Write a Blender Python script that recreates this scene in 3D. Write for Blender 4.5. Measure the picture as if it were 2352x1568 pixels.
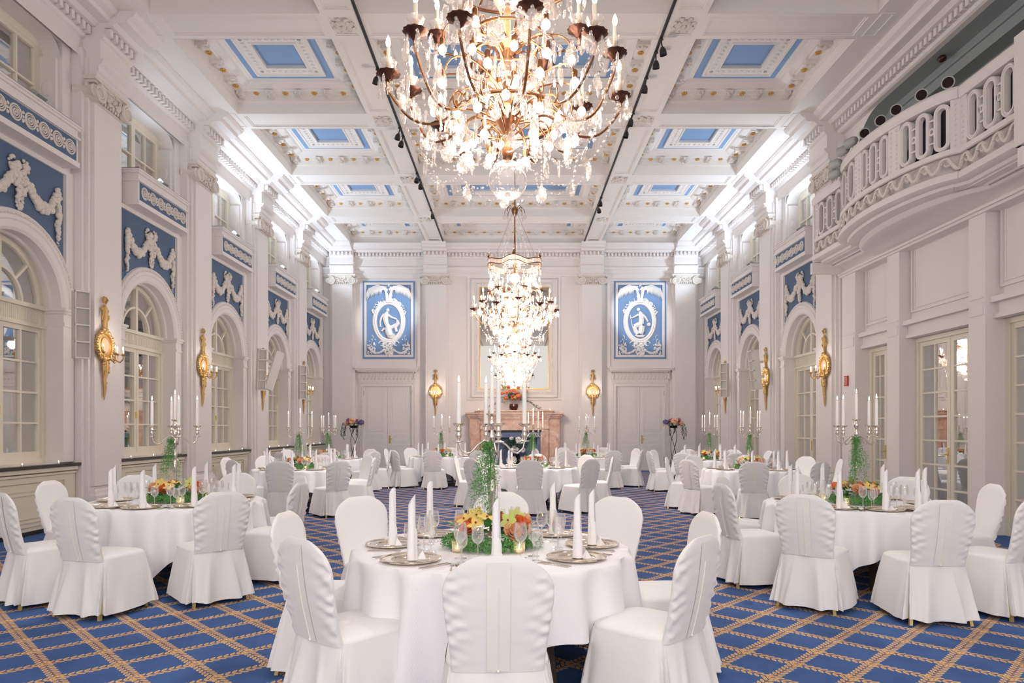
import bpy, math, random
from math import sin, cos, pi, sqrt, radians, atan2, hypot
from mathutils import Vector, Matrix
random.seed(7)
S = bpy.context.scene
C = S.collection
for o in list(bpy.data.objects): bpy.data.objects.remove(o)

# ------------------------------------------------------------------ camera
F = 1560.0                 # focal length in pixels of the 2352 px wide frame
HX, HY, EYE = 1180.0, 985.0, 1.5   # vanishing point and eye height
cam = bpy.data.cameras.new('camera'); co = bpy.data.objects.new('camera', cam); C.objects.link(co)
co.location = (0, 0, EYE); co.rotation_euler = (pi/2, 0, 0)
cam.sensor_width = 36; cam.lens = 36*F/2352
cam.shift_x = -(HX-1176)/2352; cam.shift_y = (HY-784)/2352
cam.clip_start = .05; cam.clip_end = 200
S.camera = co
S.view_settings.view_transform = 'Standard'; S.view_settings.look = 'None'
S.view_settings.gamma = 1; S.view_settings.use_curve_mapping = False
S.view_settings.exposure = 0.9

# ------------------------------------------------------------------ world
w = bpy.data.worlds.new('world'); S.world = w; w.use_nodes = True
bg = w.node_tree.nodes['Background']; bg.inputs[0].default_value = (1.0, .965, .935, 1); bg.inputs[1].default_value = .8

def lamp(name, kind, loc, power, col, size=.3, rot=None, target=None, **k):
    l = bpy.data.lights.new(name, kind); l.energy = power; l.color = col
    o = bpy.data.objects.new(name, l); C.objects.link(o); o.location = loc
    if kind in ('POINT', 'SPOT'): l.shadow_soft_size = size
    if kind == 'AREA': l.size = size
    for a, b in k.items(): setattr(l, a, b)
    if target: o.rotation_euler = (Vector(target)-Vector(loc)).to_track_quat('-Z', 'Y').to_euler()
    return o

WARM = (1, .87, .77); COOL = (.70, .85, 1.0); SOFT = (1, .96, .93)
CHAND = [(-.04, 4.4), (.02, 12.62), (.02, 20.9)]     # chandelier centres (x, y)
for i, (x, y) in enumerate(CHAND):
    lamp('chandelier_glow', 'POINT', (x, y, 3.62), (60, 250, 230)[i], WARM, .38)
    lamp('chandelier_upper_glow', 'POINT', (x, y, 4.25), (8, 40, 36)[i], WARM, .25)

lamp('front_fill_behind', 'POINT', (0, -3.6, 3.7), 480, SOFT, .38)   # added fill for camera-facing sides, set inside the unseen chandelier behind the camera

# ------------------------------------------------------------------ materials
def srgb(r, g, b):
    f = lambda c: (c/255/12.92) if c/255 <= .04045 else ((c/255+.055)/1.055)**2.4
    return (f(r), f(g), f(b), 1)
MT = {}
def mat(name, col, rough=.6, metal=0, bump=0, scale=20, var=0, spec=None, sheen=0, emis=None, strength=0, detail=3, stretch=None):
    m = bpy.data.materials.new(name); m.use_nodes = True; nt = m.node_tree; N = nt.nodes; L = nt.links
    p = N['Principled BSDF']; p.inputs['Base Color'].default_value = col; p.inputs['Roughness'].default_value = rough
    p.inputs['Metallic'].default_value = metal
    if spec is not None: p.inputs['Specular IOR Level'].default_value = spec
    if sheen: p.inputs['Sheen Weight'].default_value = sheen
    if bump or var:
        tc = N.new('ShaderNodeTexCoord'); no = N.new('ShaderNodeTexNoise'); no.inputs['Scale'].default_value = scale; no.inputs['Detail'].default_value = detail
        if stretch:
            mp = N.new('ShaderNodeMapping'); mp.inputs['Scale'].default_value = stretch
            L.new(tc.outputs['Object'], mp.inputs[0]); L.new(mp.outputs[0], no.inputs['Vector'])
        else: L.new(tc.outputs['Object'], no.inputs['Vector'])
        if bump:
            b = N.new('ShaderNodeBump'); b.inputs['Strength'].default_value = bump; b.inputs['Distance'].default_value = .01
            L.new(no.outputs['Fac'], b.inputs['Height']); L.new(b.outputs[0], p.inputs['Normal'])
        if var:
            mx = N.new('ShaderNodeMix'); mx.data_type = 'RGBA'
            mx.inputs[6].default_value = tuple(c*(1-var) for c in col[:3])+(1,); mx.inputs[7].default_value = tuple(min(1, c*(1+var)) for c in col[:3])+(1,)
            L.new(no.outputs['Fac'], mx.inputs[0]); L.new(mx.outputs[2], p.inputs['Base Color'])
    if emis:
        p.inputs['Emission Color'].default_value = emis; p.inputs['Emission Strength'].default_value = strength
        m.cycles.emission_sampling = 'NONE'
    MT[name] = m; return m
mat('plaster', srgb(232, 226, 223), .75, bump=.12, scale=30, var=.03)
mat('plaster_ornament', srgb(226, 217, 208), .75, bump=.9, scale=38, var=.05)
mat('relief_white', srgb(240, 238, 236), .7, bump=.5, scale=38)
mat('ceiling_white', srgb(238, 233, 228), .8, bump=.06, scale=20)
mat('plaque_blue', srgb(118, 150, 192), .8, bump=.1, scale=90, var=.04)
mat('sconce_oval', srgb(200, 158, 128), .6, bump=.3, scale=90)
mat('wall_blue', srgb(88, 110, 138), .8, bump=.1, scale=90, var=.05)
mat('ceiling_blue', srgb(136, 170, 212), .8, bump=.05, scale=60)
mat('window_cream', srgb(232, 225, 208), .45, bump=.05)
mat('door_white', srgb(232, 228, 224), .5, bump=.04)
mat('cabinet_cream', srgb(226, 218, 198), .5, bump=.05)
mat('black_stone', srgb(48, 44, 42), .3, bump=.05)
mat('blind', srgb(176, 168, 156), .8, bump=.1, scale=8)
mat('gold', srgb(206, 170, 112), .42, .85, bump=.5, scale=60)
mat('gold_leaf', srgb(222, 176, 92), .4, .6, bump=.3)
mat('brass_leg', srgb(224, 200, 130), .3, .8)
mat('bronze', srgb(158, 112, 78), .32, 1, bump=.3, scale=50)
mat('dark_bronze', srgb(92, 62, 52), .35, .9, bump=.3, scale=50)
mat('silver', srgb(226, 216, 206), .12, 1)
mat('charger_silver', srgb(246, 234, 216), .12, 1, bump=.02, scale=15)
mat('chair_fabric', srgb(240, 239, 239), .75, bump=.35, scale=9, sheen=.2, detail=5)
mat('chair_band', srgb(243, 240, 236), .6, bump=.2, scale=9, sheen=.2, detail=5)
mat('napkin', srgb(250, 249, 252), .8, bump=.25, scale=70)
mat('candle_wax', srgb(250, 248, 244), .5)
MT['candle_wax'].node_tree.nodes['Principled BSDF'].inputs['Subsurface Weight'].default_value = .2
mat('cream_tube', srgb(238, 226, 200), .5)
mat('flame', (1, .8, .5, 1), .5, emis=(1, .82, .55, 1), strength=14)
mat('bulb', (1, .95, .85, 1), .3, emis=(1, .93, .82, 1), strength=4.5)
mat('small_bulb', (1, .9, .75, 1), .3, emis=(1, .86, .66, 1), strength=9)
mat('wood_dark', srgb(70, 48, 34), .5, bump=.2, stretch=(1, 1, .1))
mat('speaker_white', srgb(226, 222, 216), .5)
mat('speaker_grille', srgb(204, 198, 190), .6, bump=.8, scale=220)
mat('spot_black', srgb(40, 38, 38), .5)
mat('spot_grey', srgb(176, 178, 176), .5)
mat('iron', srgb(40, 38, 36), .4, .6)
mat('rose_orange', srgb(240, 132, 82), .6, bump=.3, var=.12, scale=30)
mat('rose_peach', srgb(250, 190, 150), .6, bump=.3, var=.1, scale=30)
mat('orchid_yellow', srgb(240, 214, 120), .6, var=.1, scale=30)
mat('orchid_green', srgb(196, 204, 120), .6, var=.1, scale=30)
mat('orchid_heart', srgb(160, 40, 40), .6)
mat('hydrangea_purple', srgb(126, 104, 158), .7, bump=.8, var=.2, scale=60)
mat('flower_white', srgb(244, 244, 240), .7, bump=.3)
mat('flower_mauve', srgb(190, 120, 150), .7, bump=.5, var=.15, scale=40)
mat('leaf_green', srgb(72, 128, 62), .45, var=.2, scale=20)
mat('fern_green', srgb(88, 152, 74), .55, var=.25, scale=30)
mat('leaf_dark', srgb(52, 84, 62), .5, var=.25, scale=20)
mat('vase_brown', srgb(74, 34, 28), .25)
mat('firebox', srgb(104, 118, 152), .6, bump=.1)
mat('curtain_dark', srgb(44, 34, 58), .9, bump=.3)
mat('niche_grey', srgb(150, 158, 160), .8)
mat('sign_red', srgb(190, 40, 40), .5)
mat('sign_white', srgb(240, 236, 232), .5)
mat('lens_dark', srgb(60, 36, 30), .25)

def marble():
    m = mat('marble', srgb(205, 160, 138), .22); nt = m.node_tree; N = nt.nodes; L = nt.links
    tc = N.new('ShaderNodeTexCoord'); no = N.new('ShaderNodeTexNoise'); no.inputs['Scale'].default_value = 2.5; no.inputs['Detail'].default_value = 9; no.inputs['Distortion'].default_value = 1.6
    r = N.new('ShaderNodeValToRGB'); e = r.color_ramp.elements
    e[0].position = .3; e[0].color = srgb(196, 150, 128); e[1].position = .7; e[1].color = srgb(232, 206, 188)
    x = e.new(.5); x.color = srgb(216, 176, 154)
    L.new(tc.outputs['Object'], no.inputs['Vector']); L.new(no.outputs['Fac'], r.inputs[0]); L.new(r.outputs[0], N['Principled BSDF'].inputs['Base Color'])
marble()

def glassy(name, tint, lo, hi, rough, diff=0.0, dcol=(1, 1, 1, 1), blend=.5):
    """thin clear glass: transparent, shinier towards its edges"""
    m = bpy.data.materials.new(name); m.use_nodes = True; nt = m.node_tree; N = nt.nodes; L = nt.links
    N.remove(N['Principled BSDF']); out = N['Material Output']
    t = N.new('ShaderNodeBsdfTransparent'); t.inputs[0].default_value = tint
    g = N.new('ShaderNodeBsdfGlossy'); g.inputs['Roughness'].default_value = rough; g.inputs[0].default_value = (1, 1, 1, 1)
    lw = N.new('ShaderNodeLayerWeight'); lw.inputs[0].default_value = blend
    mr = N.new('ShaderNodeMapRange'); mr.inputs[3].default_value = lo; mr.inputs[4].default_value = hi
    L.new(lw.outputs['Facing'], mr.inputs[0])
    a = N.new('ShaderNodeMixShader'); L.new(mr.outputs[0], a.inputs[0]); L.new(t.outputs[0], a.inputs[1]); L.new(g.outputs[0], a.inputs[2])
    last = a
    if diff:
        d = N.new('ShaderNodeBsdfDiffuse'); d.inputs[0].default_value = dcol
        tr = N.new('ShaderNodeBsdfTranslucent'); tr.inputs[0].default_value = dcol
        ad = N.new('ShaderNodeMixShader'); ad.inputs[0].default_value = .5; L.new(d.outputs[0], ad.inputs[1]); L.new(tr.outputs[0], ad.inputs[2])
        b = N.new('ShaderNodeMixShader'); b.inputs[0].default_value = diff; L.new(a.outputs[0], b.inputs[1]); L.new(ad.outputs[0], b.inputs[2]); last = b
    L.new(last.outputs[0], out.inputs[0]); MT[name] = m
glassy('wine_glass', (.97, .97, .97, 1), .06, .8, .03, .06)
glassy('crystal', (.98, .95, .92, 1), .14, .65, .07, .07, (1, .93, .86, 1))
glassy('crystal_globe', (.95, .94, .93, 1), .08, .7, .04, .07)
glassy('pane', (.92, .92, .92, 1), .22, .85, .01)
glassy('pane_bright', (.92, .92, .92, 1), .22, .85, .01)
glassy('votive_glass', (1, .96, .88, 1), .06, .5, .05, .25, (1, .9, .7, 1))
mm = mat('mirror', (.50, .49, .475, 1), .02, 1)

def cloth_mat():
    m = mat('tablecloth', srgb(246, 245, 250), .7); nt = m.node_tree; N = nt.nodes; L = nt.links
    p = N['Principled BSDF']; p.inputs['Sheen Weight'].default_value = .15
    tc = N.new('ShaderNodeTexCoord'); v = N.new('ShaderNodeTexVoronoi'); v.inputs['Scale'].default_value = 90; v.inputs['Randomness'].default_value = 0
    L.new(tc.outputs['UV'], v.inputs['Vector'])
    mr = N.new('ShaderNodeMapRange'); mr.inputs[1].default_value = .18; mr.inputs[2].default_value = .3; mr.inputs[3].default_value = .25; mr.inputs[4].default_value = .75
    L.new(v.outputs['Distance'], mr.inputs[0]); L.new(mr.outputs[0], p.inputs['Roughness'])
    mx = N.new('ShaderNodeMix'); mx.data_type = 'RGBA'; mx.inputs[6].default_value = srgb(240, 239, 244); mx.inputs[7].default_value = srgb(246, 245, 250)
    m2 = N.new('ShaderNodeMapRange'); m2.inputs[1].default_value = .18; m2.inputs[2].default_value = .3
    L.new(v.outputs['Distance'], m2.inputs[0]); L.new(m2.outputs[0], mx.inputs[0]); L.new(mx.outputs[2], p.inputs['Base Color'])
cloth_mat()

def carpet_mat():
    """blue carpet with gold leaf garlands crossing at 45 degrees"""
    m = mat('carpet', srgb(60, 90, 150), .95); nt = m.node_tree; N = nt.nodes; L = nt.links
    p = N['Principled BSDF']
    def n(op, a, b=None, c=None):
        x = N.new('ShaderNodeMath'); x.operation = op
        for i, v in enumerate((a, b, c)):
            if v is None: continue
            if isinstance(v, (int, float)): x.inputs[i].default_value = v
            else: L.new(v, x.inputs[i])
        return x.outputs[0]
    tc = N.new('ShaderNodeTexCoord'); sp = N.new('ShaderNodeSeparateXYZ'); L.new(tc.outputs['Object'], sp.inputs[0])
    X, Y = sp.outputs[0], sp.outputs[1]
    k = 1/sqrt(2); SPC = .3394; PER = SPC/8
    a = n('ADD', n('MULTIPLY', n('ADD', X, Y), k), -4.681+SPC*60)
    b = n('ADD', n('MULTIPLY', n('SUBTRACT', X, Y), k), 2.1355+SPC*60)
    def garland(across, along):
        s = n('SUBTRACT', n('MODULO', n('ADD', across, SPC/2), SPC), SPC/2)
        s = n('ABSOLUTE', s)
        c = n('MODULO', n('ADD', along, n('MULTIPLY', s, -.85)), PER)
        c = n('DIVIDE', c, PER)
        e1 = n('DIVIDE', n('SUBTRACT', c, .5), .37); e2 = n('DIVIDE', n('SUBTRACT', s, .0215), .0185)
        lf = n('ADD', n('MULTIPLY', e1, e1), n('MULTIPLY', e2, e2))
        leaf = n('LESS_THAN', lf, 1.0); core = n('LESS_THAN', lf, .25)
        stem = n('LESS_THAN', s, .0035)
        return leaf, core, stem
    l1, c1, s1 = garland(a, b); l2, c2, s2 = garland(b, a)
    leaf = n('MAXIMUM', l1, l2); core = n('MAXIMUM', c1, c2); stem = n('MAXIMUM', s1, s2)
    inn = n('MULTIPLY', n('LESS_THAN', n('ABSOLUTE', X), 6.35), n('LESS_THAN', Y, 23.75))
    leaf = n('MULTIPLY', leaf, inn); core = n('MULTIPLY', core, inn); stem = n('MULTIPLY', stem, inn)
    no = N.new('ShaderNodeTexNoise'); no.inputs['Scale'].default_value = 2.5; no.inputs['Detail'].default_value = 8; L.new(tc.outputs['Object'], no.inputs['Vector'])
    def mix(fac, A, B):
        x = N.new('ShaderNodeMix'); x.data_type = 'RGBA'
        L.new(fac, x.inputs[0])
        for i, v in ((6, A), (7, B)):
            if isinstance(v, tuple): x.inputs[i].default_value = v
            else: L.new(v, x.inputs[i])
        return x.outputs[2]
    base = mix(no.outputs['Fac'], srgb(42, 74, 128), srgb(72, 112, 176))
    base = mix(stem, base, srgb(160, 110, 70)); base = mix(leaf, base, srgb(232, 196, 138)); base = mix(core, base, srgb(204, 146, 92))
    L.new(base, p.inputs['Base Color'])
    n2 = N.new('ShaderNodeTexNoise'); n2.inputs['Scale'].default_value = 400; L.new(tc.outputs['Object'], n2.inputs['Vector'])
    bp = N.new('ShaderNodeBump'); bp.inputs['Strength'].default_value = .4; bp.inputs['Distance'].default_value = .004; L.new(n2.outputs['Fac'], bp.inputs['Height']); L.new(bp.outputs[0], p.inputs['Normal'])
carpet_mat()

# ------------------------------------------------------------------ mesh helpers
class MB:
    def __init__(s): s.v = []; s.f = []; s.m = []; s.uv = None
    def add(s, vs, fs, mi=0):
        k = len(s.v); s.v += [tuple(p) for p in vs]; s.f += [tuple(k+i for i in f) for f in fs]; s.m += [mi]*len(fs); return s
    def box(s, x0, x1, y0, y1, z0, z1, mi=0):
        return s.add([(x0,y0,z0),(x1,y0,z0),(x1,y1,z0),(x0,y1,z0),(x0,y0,z1),(x1,y0,z1),(x1,y1,z1),(x0,y1,z1)],
                     [(0,3,2,1),(4,5,6,7),(0,1,5,4),(1,2,6,5),(2,3,7,6),(3,0,4,7)], mi)
    def rect4(s, d0, d1, a0, a1, z0, z1, w):
        s.box(d0, d1, a0, a1, z0, z0+w); s.box(d0, d1, a0, a1, z1-w, z1); s.box(d0, d1, a0, a0+w, z0+w, z1-w); return s.box(d0, d1, a1-w, a1, z0+w, z1-w)
    def prism(s, pts, fn, t0, t1, mi=0, cap=True):
        """pts: 2D outline; fn(a,b,t) -> xyz"""
        n = len(pts); vs = [fn(a, b, t0) for a, b in pts]+[fn(a, b, t1) for a, b in pts]
        fs = [(i, (i+1) % n, n+(i+1) % n, n+i) for i in range(n)]
        if cap: fs += [tuple(range(n))[::-1], tuple(range(n, 2*n))]
        return s.add(vs, fs, mi)
    def sweep(s, prof, fn, ts, mi=0):
        """open profile (a,b) swept over parameters ts"""
        n = len(prof); vs = [fn(a, b, t) for t in ts for a, b in prof]
        return s.add(vs, [(j*n+i, j*n+i+1, (j+1)*n+i+1, (j+1)*n+i) for j in range(len(ts)-1) for i in range(n-1)], mi)
    def tube(s, path, r, seg=6, mi=0, closed=False):
        path = [Vector(p) for p in path]; n = len(path); rr = r if isinstance(r, (list, tuple)) else [r]*n
        vs = []; up = None
        for i, p in enumerate(path):
            if closed: d = path[(i+1) % n]-path[i-1]
            else: d = path[min(i+1, n-1)]-path[max(i-1, 0)]
            if d.length < 1e-9: d = Vector((0, 0, 1))
            d.normalize()
            if up is None: up = Vector((0, 0, 1)) if abs(d.z) < .9 else Vector((1, 0, 0))
            a = d.cross(up)
            if a.length < 1e-4: a = d.orthogonal()
            a.normalize(); b = a.cross(d); up = b
            vs += [p+(a*cos(2*pi*j/seg)+b*sin(2*pi*j/seg))*rr[i] for j in range(seg)]
        fs = []
        for i in range(n if closed else n-1):
            k = (i+1) % n
            fs += [(i*seg+j, i*seg+(j+1) % seg, k*seg+(j+1) % seg, k*seg+j) for j in range(seg)]
        if not closed: fs += [tuple(range(seg))[::-1], tuple((n-1)*seg+j for j in range(seg))]
        return s.add(vs, fs, mi)
    def lathe(s, prof, c=(0, 0, 0), seg=16, mi=0, cap=True, rip=0, nr=12):
        vs = []
        for r, z in prof:
            for j in range(seg):
                t = 2*pi*j/seg; q = r*(1+rip*cos(nr*t)); vs.append((c[0]+q*cos(t), c[1]+q*sin(t), c[2]+z))
        n = len(prof)
        fs = [(i*seg+j, i*seg+(j+1) % seg, (i+1)*seg+(j+1) % seg, (i+1)*seg+j) for i in range(n-1) for j in range(seg)]
        if cap:
            if prof[0][0] > 1e-4: fs.append(tuple(range(seg))[::-1])
            if prof[-1][0] > 1e-4: fs.append(tuple((n-1)*seg+j for j in range(seg)))
        return s.add(vs, fs, mi)
    def ball(s, c, r, seg=8, mi=0, sq=(1, 1, 1), jit=0, rings=None):
        rings = rings or max(4, seg//2+1); vs = []
        for i in range(rings+1):
            t = pi*i/rings
            if i in (0, rings): vs.append((c[0], c[1], c[2]+r*sq[2]*cos(t))); continue
            for j in range(seg):
                q = 1+random.uniform(-jit, jit)
                a = 2*pi*j/seg; vs.append((c[0]+r*sq[0]*q*sin(t)*cos(a), c[1]+r*sq[1]*q*sin(t)*sin(a), c[2]+r*sq[2]*q*cos(t)))
        fs = [(0, 1+j, 1+(j+1) % seg) for j in range(seg)]
        for i in range(rings-2):
            a = 1+i*seg; b = a+seg
            fs += [(a+j, b+j, b+(j+1) % seg, a+(j+1) % seg) for j in range(seg)]
        a = 1+(rings-2)*seg; e = len(vs)-1
        fs += [(a+j, e, a+(j+1) % seg) for j in range(seg)]
        return s.add(vs, fs, mi)
    def xf(s, M, start=0):
        s.v = s.v[:start]+[tuple(M @ Vector(p)) for p in s.v[start:]]; return s
    def merge(s, o, M=None, mi=None):
        vs = [tuple(M @ Vector(p)) for p in o.v] if M else o.v
        k = len(s.v); s.v += vs; s.f += [tuple(k+i for i in f) for f in o.f]; s.m += (o.m if mi is None else [mi]*len(o.f)); return s
    def build(s, name, mats, parent=None, loc=None, smooth=True, rz=0):
        me = bpy.data.meshes.new(name); me.from_pydata(s.v, [], s.f); me.update()
        if isinstance(mats, str): mats = [mats]
        for q in mats: me.materials.append(MT[q])
        if len(mats) > 1: me.polygons.foreach_set('material_index', s.m)
        if smooth:
            me.polygons.foreach_set('use_smooth', [True]*len(me.polygons))
            me.set_sharp_from_angle(angle=radians(smooth if smooth is not True else 38))
        if s.uv:
            u = me.uv_layers.new(name='UVMap')
            for lp in me.loops: u.data[lp.index].uv = s.uv[lp.vertex_index]
        o = bpy.data.objects.new(name, me); C.objects.link(o)
        if parent: own(o, parent)
        if loc: o.location = loc
        if rz: o.rotation_euler[2] = rz
        return o
KIDS = {}
def own(o, parent): o.parent = parent; KIDS.setdefault(parent.name, []).append(o)
def empty(name, loc=(0, 0, 0), rz=0):
    o = bpy.data.objects.new(name, None); o.empty_display_size = .05; C.objects.link(o); o.location = loc; o.rotation_euler[2] = rz; return o
def tag(o, label=None, cat=None, group=None, kind=None):
    if label: o['label'] = label
    if cat: o['category'] = cat
    if group: o['group'] = group
    if kind: o['kind'] = kind
    return o
def copy_tree(o, parent=None, drop=()):
    c = o.copy(); C.objects.link(c)
    if parent: own(c, parent)
    for ch in KIDS.get(o.name, ()):
        if ch.name.split('.')[0] in drop: continue
        copy_tree(ch, c, drop)
    return c
def place(proto, first, loc, rz=0, sc=None, drop=()):
    """first use moves the prototype itself, later ones copy it"""
    if first.get('used'): o = copy_tree(proto, None, drop)
    else: o = proto; first['used'] = 1
    o.location = loc; o.rotation_euler = (0, 0, rz)
    if sc: o.scale = (sc, sc, sc) if isinstance(sc, (int, float)) else sc
    return o
# ================================================================== the room
YB = 24.5; PITCH = 3.41; W = 6.85; WP = 6.6; ZB = 8.05
YG = YB+.2
BAYS = [YG-PITCH*(k+.5) for k in range(6)]           # 22.8 ... 5.75
PIL = [YG-PITCH*k for k in range(1, 6)]              # 21.09 ... 7.45
YN = -4.5                                             # near end of the built walls
RS = 3.32; RI = .90; RO = 1.18                        # arch spring height, inner and outer radius
def q(v): return max(0.0, v)**.5
tag(MB().box(-7.4, 7.4, -7, YB+.3, -.1, 0).build('floor', 'carpet', smooth=False), kind='structure')

# ---- ceiling
ceil = tag(empty('ceiling'), kind='structure')
MB().box(-7.4, 7.4, YN, YB+.3, 8.66, 8.76).build('slab', 'ceiling_white', ceil)
CY = [(b-PITCH/2+.35, b+PITCH/2-.35) for b in BAYS]; CY[0] = (CY[0][0], 23.95); CY = CY[:5]
CX = [(-5.74, -3.06), (-2.48, 2.48), (3.06, 5.74)]
bm = MB()
def panelled(m, x0, x1, y0, y1, z, w=.09, h=.03, h2=.015):
    for (a, b, c, d) in ((x0, x1, y0, y0+w), (x0, x1, y1-w, y1), (x0, x0+w, y0+w, y1-w), (x1-w, x1, y0+w, y1-w)): m.box(a, b, c, d, z, z+h)
    e = w+.03
    for (a, b, c, d) in ((x0+w, x1-w, y0+w, y0+e), (x0+w, x1-w, y1-e, y1-w), (x0+w, x0+e, y0+e, y1-e), (x1-e, x1-w, y0+e, y1-e)): m.box(a, b, c, d, z+h2, z+h)
    m.box(x0, x1, y0, y1, z+h, 8.66)
edges = [YN]+[v for y0, y1 in sorted(CY) for v in (y0, y1)]+[YB]
for x0, x1 in ((-3.06, -2.48), (2.48, 3.06)):
    for k in range(len(edges)-1):
        panelled(bm, x0, x1, edges[k], edges[k+1], ZB)
for k in range(0, len(edges)-1, 2):                  # cross beams
    for x0, x1 in CX: panelled(bm, x0, x1, edges[k], edges[k+1], ZB)
for x0, x1 in ((-7.1, -5.74), (5.74, 7.1)):
    bm.box(x0, x1, YN, YB, ZB, 8.66)
    for y0, y1 in CY:
        s = -1 if x0 < 0 else 1
        xa, xb = sorted((s*5.80, s*6.02))
        for c, d in ((y0-.72, y0-.68), (y0-.12, y0-.08)): bm.box(xa, xb, c, d, ZB-.012, ZB)
        for e in (s*5.80, s*5.99): bm.box(min(e, e+s*.03), max(e, e+s*.03), y0-.68, y0-.12, ZB-.012, ZB)
bm.build('beams', 'ceiling_white', ceil, smooth=False)
ro = MB()                                             # carved squares where beams cross
for k in range(0, len(edges)-2, 2):
    for cx in (-2.77, 2.77):
        cy = (edges[k]+edges[k+1])/2
        for j in range(8):
            a = j*pi/4
            ro.ball((cx+cos(a)*.09, cy+sin(a)*.09, ZB+.01), .06, 6, sq=(1, 1, .5), jit=.25)
            ro.ball((cx+cos(a+.4)*.17, cy+sin(a+.4)*.17, ZB+.015), .045, 6, sq=(1, 1, .5), jit=.25)
        ro.ball((cx, cy, ZB), .05, 6, jit=.2)
ro.build('carved_square', 'plaster_ornament', ceil)
def coffer(w, h):
    """stepped coffer, local origin at its centre, opening at z = 0"""
    m = MB()
    prof = [(.004, -.002), (.004, .23), (.03, .23), (.03, .25), (0.05, .25), (.05, .36), (.22, .36), (.24, .39), (.27, .39), (.30, .40), (.38, .43), (.42, .46), (.47, .46), (.49, .47), (.53, .47)]
    def ring(m, a, b, mi=0):
        vs = []; 
        for ins, z in (a, b):
            x = w/2-ins; y = h/2-ins; vs += [(-x, -y, z), (x, -y, z), (x, y, z), (-x, y, z)]
        m.add(vs, [(i, (i+1) % 4, 4+(i+1) % 4, 4+i) for i in range(4)], mi)
    for a, b in zip(prof, prof[1:]): ring(m, a, b)
    blue = MB(); ring(blue, (.53, .465), (.66, .465))
    m2 = [(.66, .465), (.66, .43), (.70, .43), (.72, .445), (.90, .455), (.92, .44), (.95, .44), (.95, .50)]
    for a, b in zip(m2, m2[1:]): ring(m, a, b)
    x = w/2-.95; y = h/2-.95; blue.add([(-x, -y, .50), (x, -y, .50), (x, y, .50), (-x, y, .50)], [(0, 1, 2, 3)])
    nx = 4 if w < 3 else 9; g = MB(); o = MB()
    def modil(cx, cy, dx, dy):                        # bracket hanging below the soffit
        m.box(cx-.07-.06*abs(dx), cx+.07+.06*abs(dx), cy-.07-.06*abs(dy), cy+.07+.06*abs(dy), .29, .36)
        o.ball((cx-dx*.0, cy-dy*.0, .285), .062, 6, sq=(1.15, 1.15, .7), jit=.15)
        o.ball((cx+dx*.10, cy+dy*.10, .30), .05, 6, jit=.15)
    def rose(cx, cy):
        for j in range(6): g.ball((cx+.038*cos(j*pi/3), cy+.038*sin(j*pi/3), .345), .026, 5, sq=(1, 1, .6))
        g.ball((cx, cy, .335), .024, 5)
    ex = w/2-.15; ey = h/2-.15
    for i in range(nx+1):
        t = -ex+2*ex*i/nx
        for s in (-1, 1):
            modil(t, s*ey, 0, -s)
            if i < nx: rose(t+ex/nx, s*ey)
    for i in range(5):
        t = -ey+2*ey*i/4
        for s in (-1, 1):
            if 0 < i < 4: modil(s*ex, t, -s, 0)
            if i < 4: rose(s*ex, t+ey/4)
    c = m.build('coffer', 'ceiling_white', ceil, smooth=False)
    blue.build('blue_panel', 'ceiling_blue', c, smooth=False)
    tag(g.build('gilded_rosettes', 'gold_leaf', c), 'small gilded flower rosettes between the white brackets')
    o.build('carved_brackets', 'plaster_ornament', c)
    # egg-and-dart bead on the white frame
    e = MB()
    for (fx, fy, n, hor) in ((w/2-.81, h/2-.81, int((w-1.62)/.11), 1), (w/2-.81, h/2-.81, int((h-1.62)/.11), 0)):
        for i in range(n+1):
            for s in (-1, 1):
                p = (-fx+2*fx*i/n, s*fy, .448) if hor else (s*fx, -fy+2*fy*i/n, .448)
                e.ball(p, .04, 5, sq=(1, 1, .5), rings=4)
    e.build('egg_moulding', 'ceiling_white', c)
    return c
ps, pc = coffer(2.68, PITCH-.7), coffer(4.96, PITCH-.7)
us, uc = {}, {}
def put(proto, use, x, y0, y1):
    o = proto if not use.get('u') else copy_tree(proto, ceil); use['u'] = 1
    o.location = (x, (y0+y1)/2, ZB); o.scale = (1, (y1-y0)/(PITCH-.7), 1)
for y0, y1 in CY[:5]:
    put(ps, us, -4.40, y0, y1); put(ps, us, 4.40, y0, y1); put(pc, uc, 0, y0, y1)

# ---- entablature profile: (distance out from wall plane, z)
ENT = [(0, 6.98), (.05, 6.98), (.05, 7.08), (.08, 7.10), (.08, 7.20), (.13, 7.24), (.16, 7.30), (.10, 7.31), (.10, 7.60), (.14, 7.62), (.16, 7.66), (.16, 7.79), (.30, 7.80), (.34, 7.84), (.36, 7.86), (.52, 7.87), (.54, 7.93), (.62, 7.97), (.66, 8.02), (.66, 8.05)]
ENTW = [(0, 7.42), (.04, 7.42), (.04, 7.5)]+ENT[7:]        # over the windows
def column_wall(m, fn, ys, segs, mi=0):
    """wall as vertical strips; segs(y) -> list of (z0,z1)"""
    for a, b in zip(ys, ys[1:]):
        for (p, q_) in zip(segs(a, (a+b)/2), segs(b, (a+b)/2)):
            m.add([fn(a, p[0]), fn(b, q_[0]), fn(b, q_[1]), fn(a, p[1])], [(0, 1, 2, 3)], mi)
NA = 24
ANG = [pi*i/NA for i in range(NA+1)]

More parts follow.
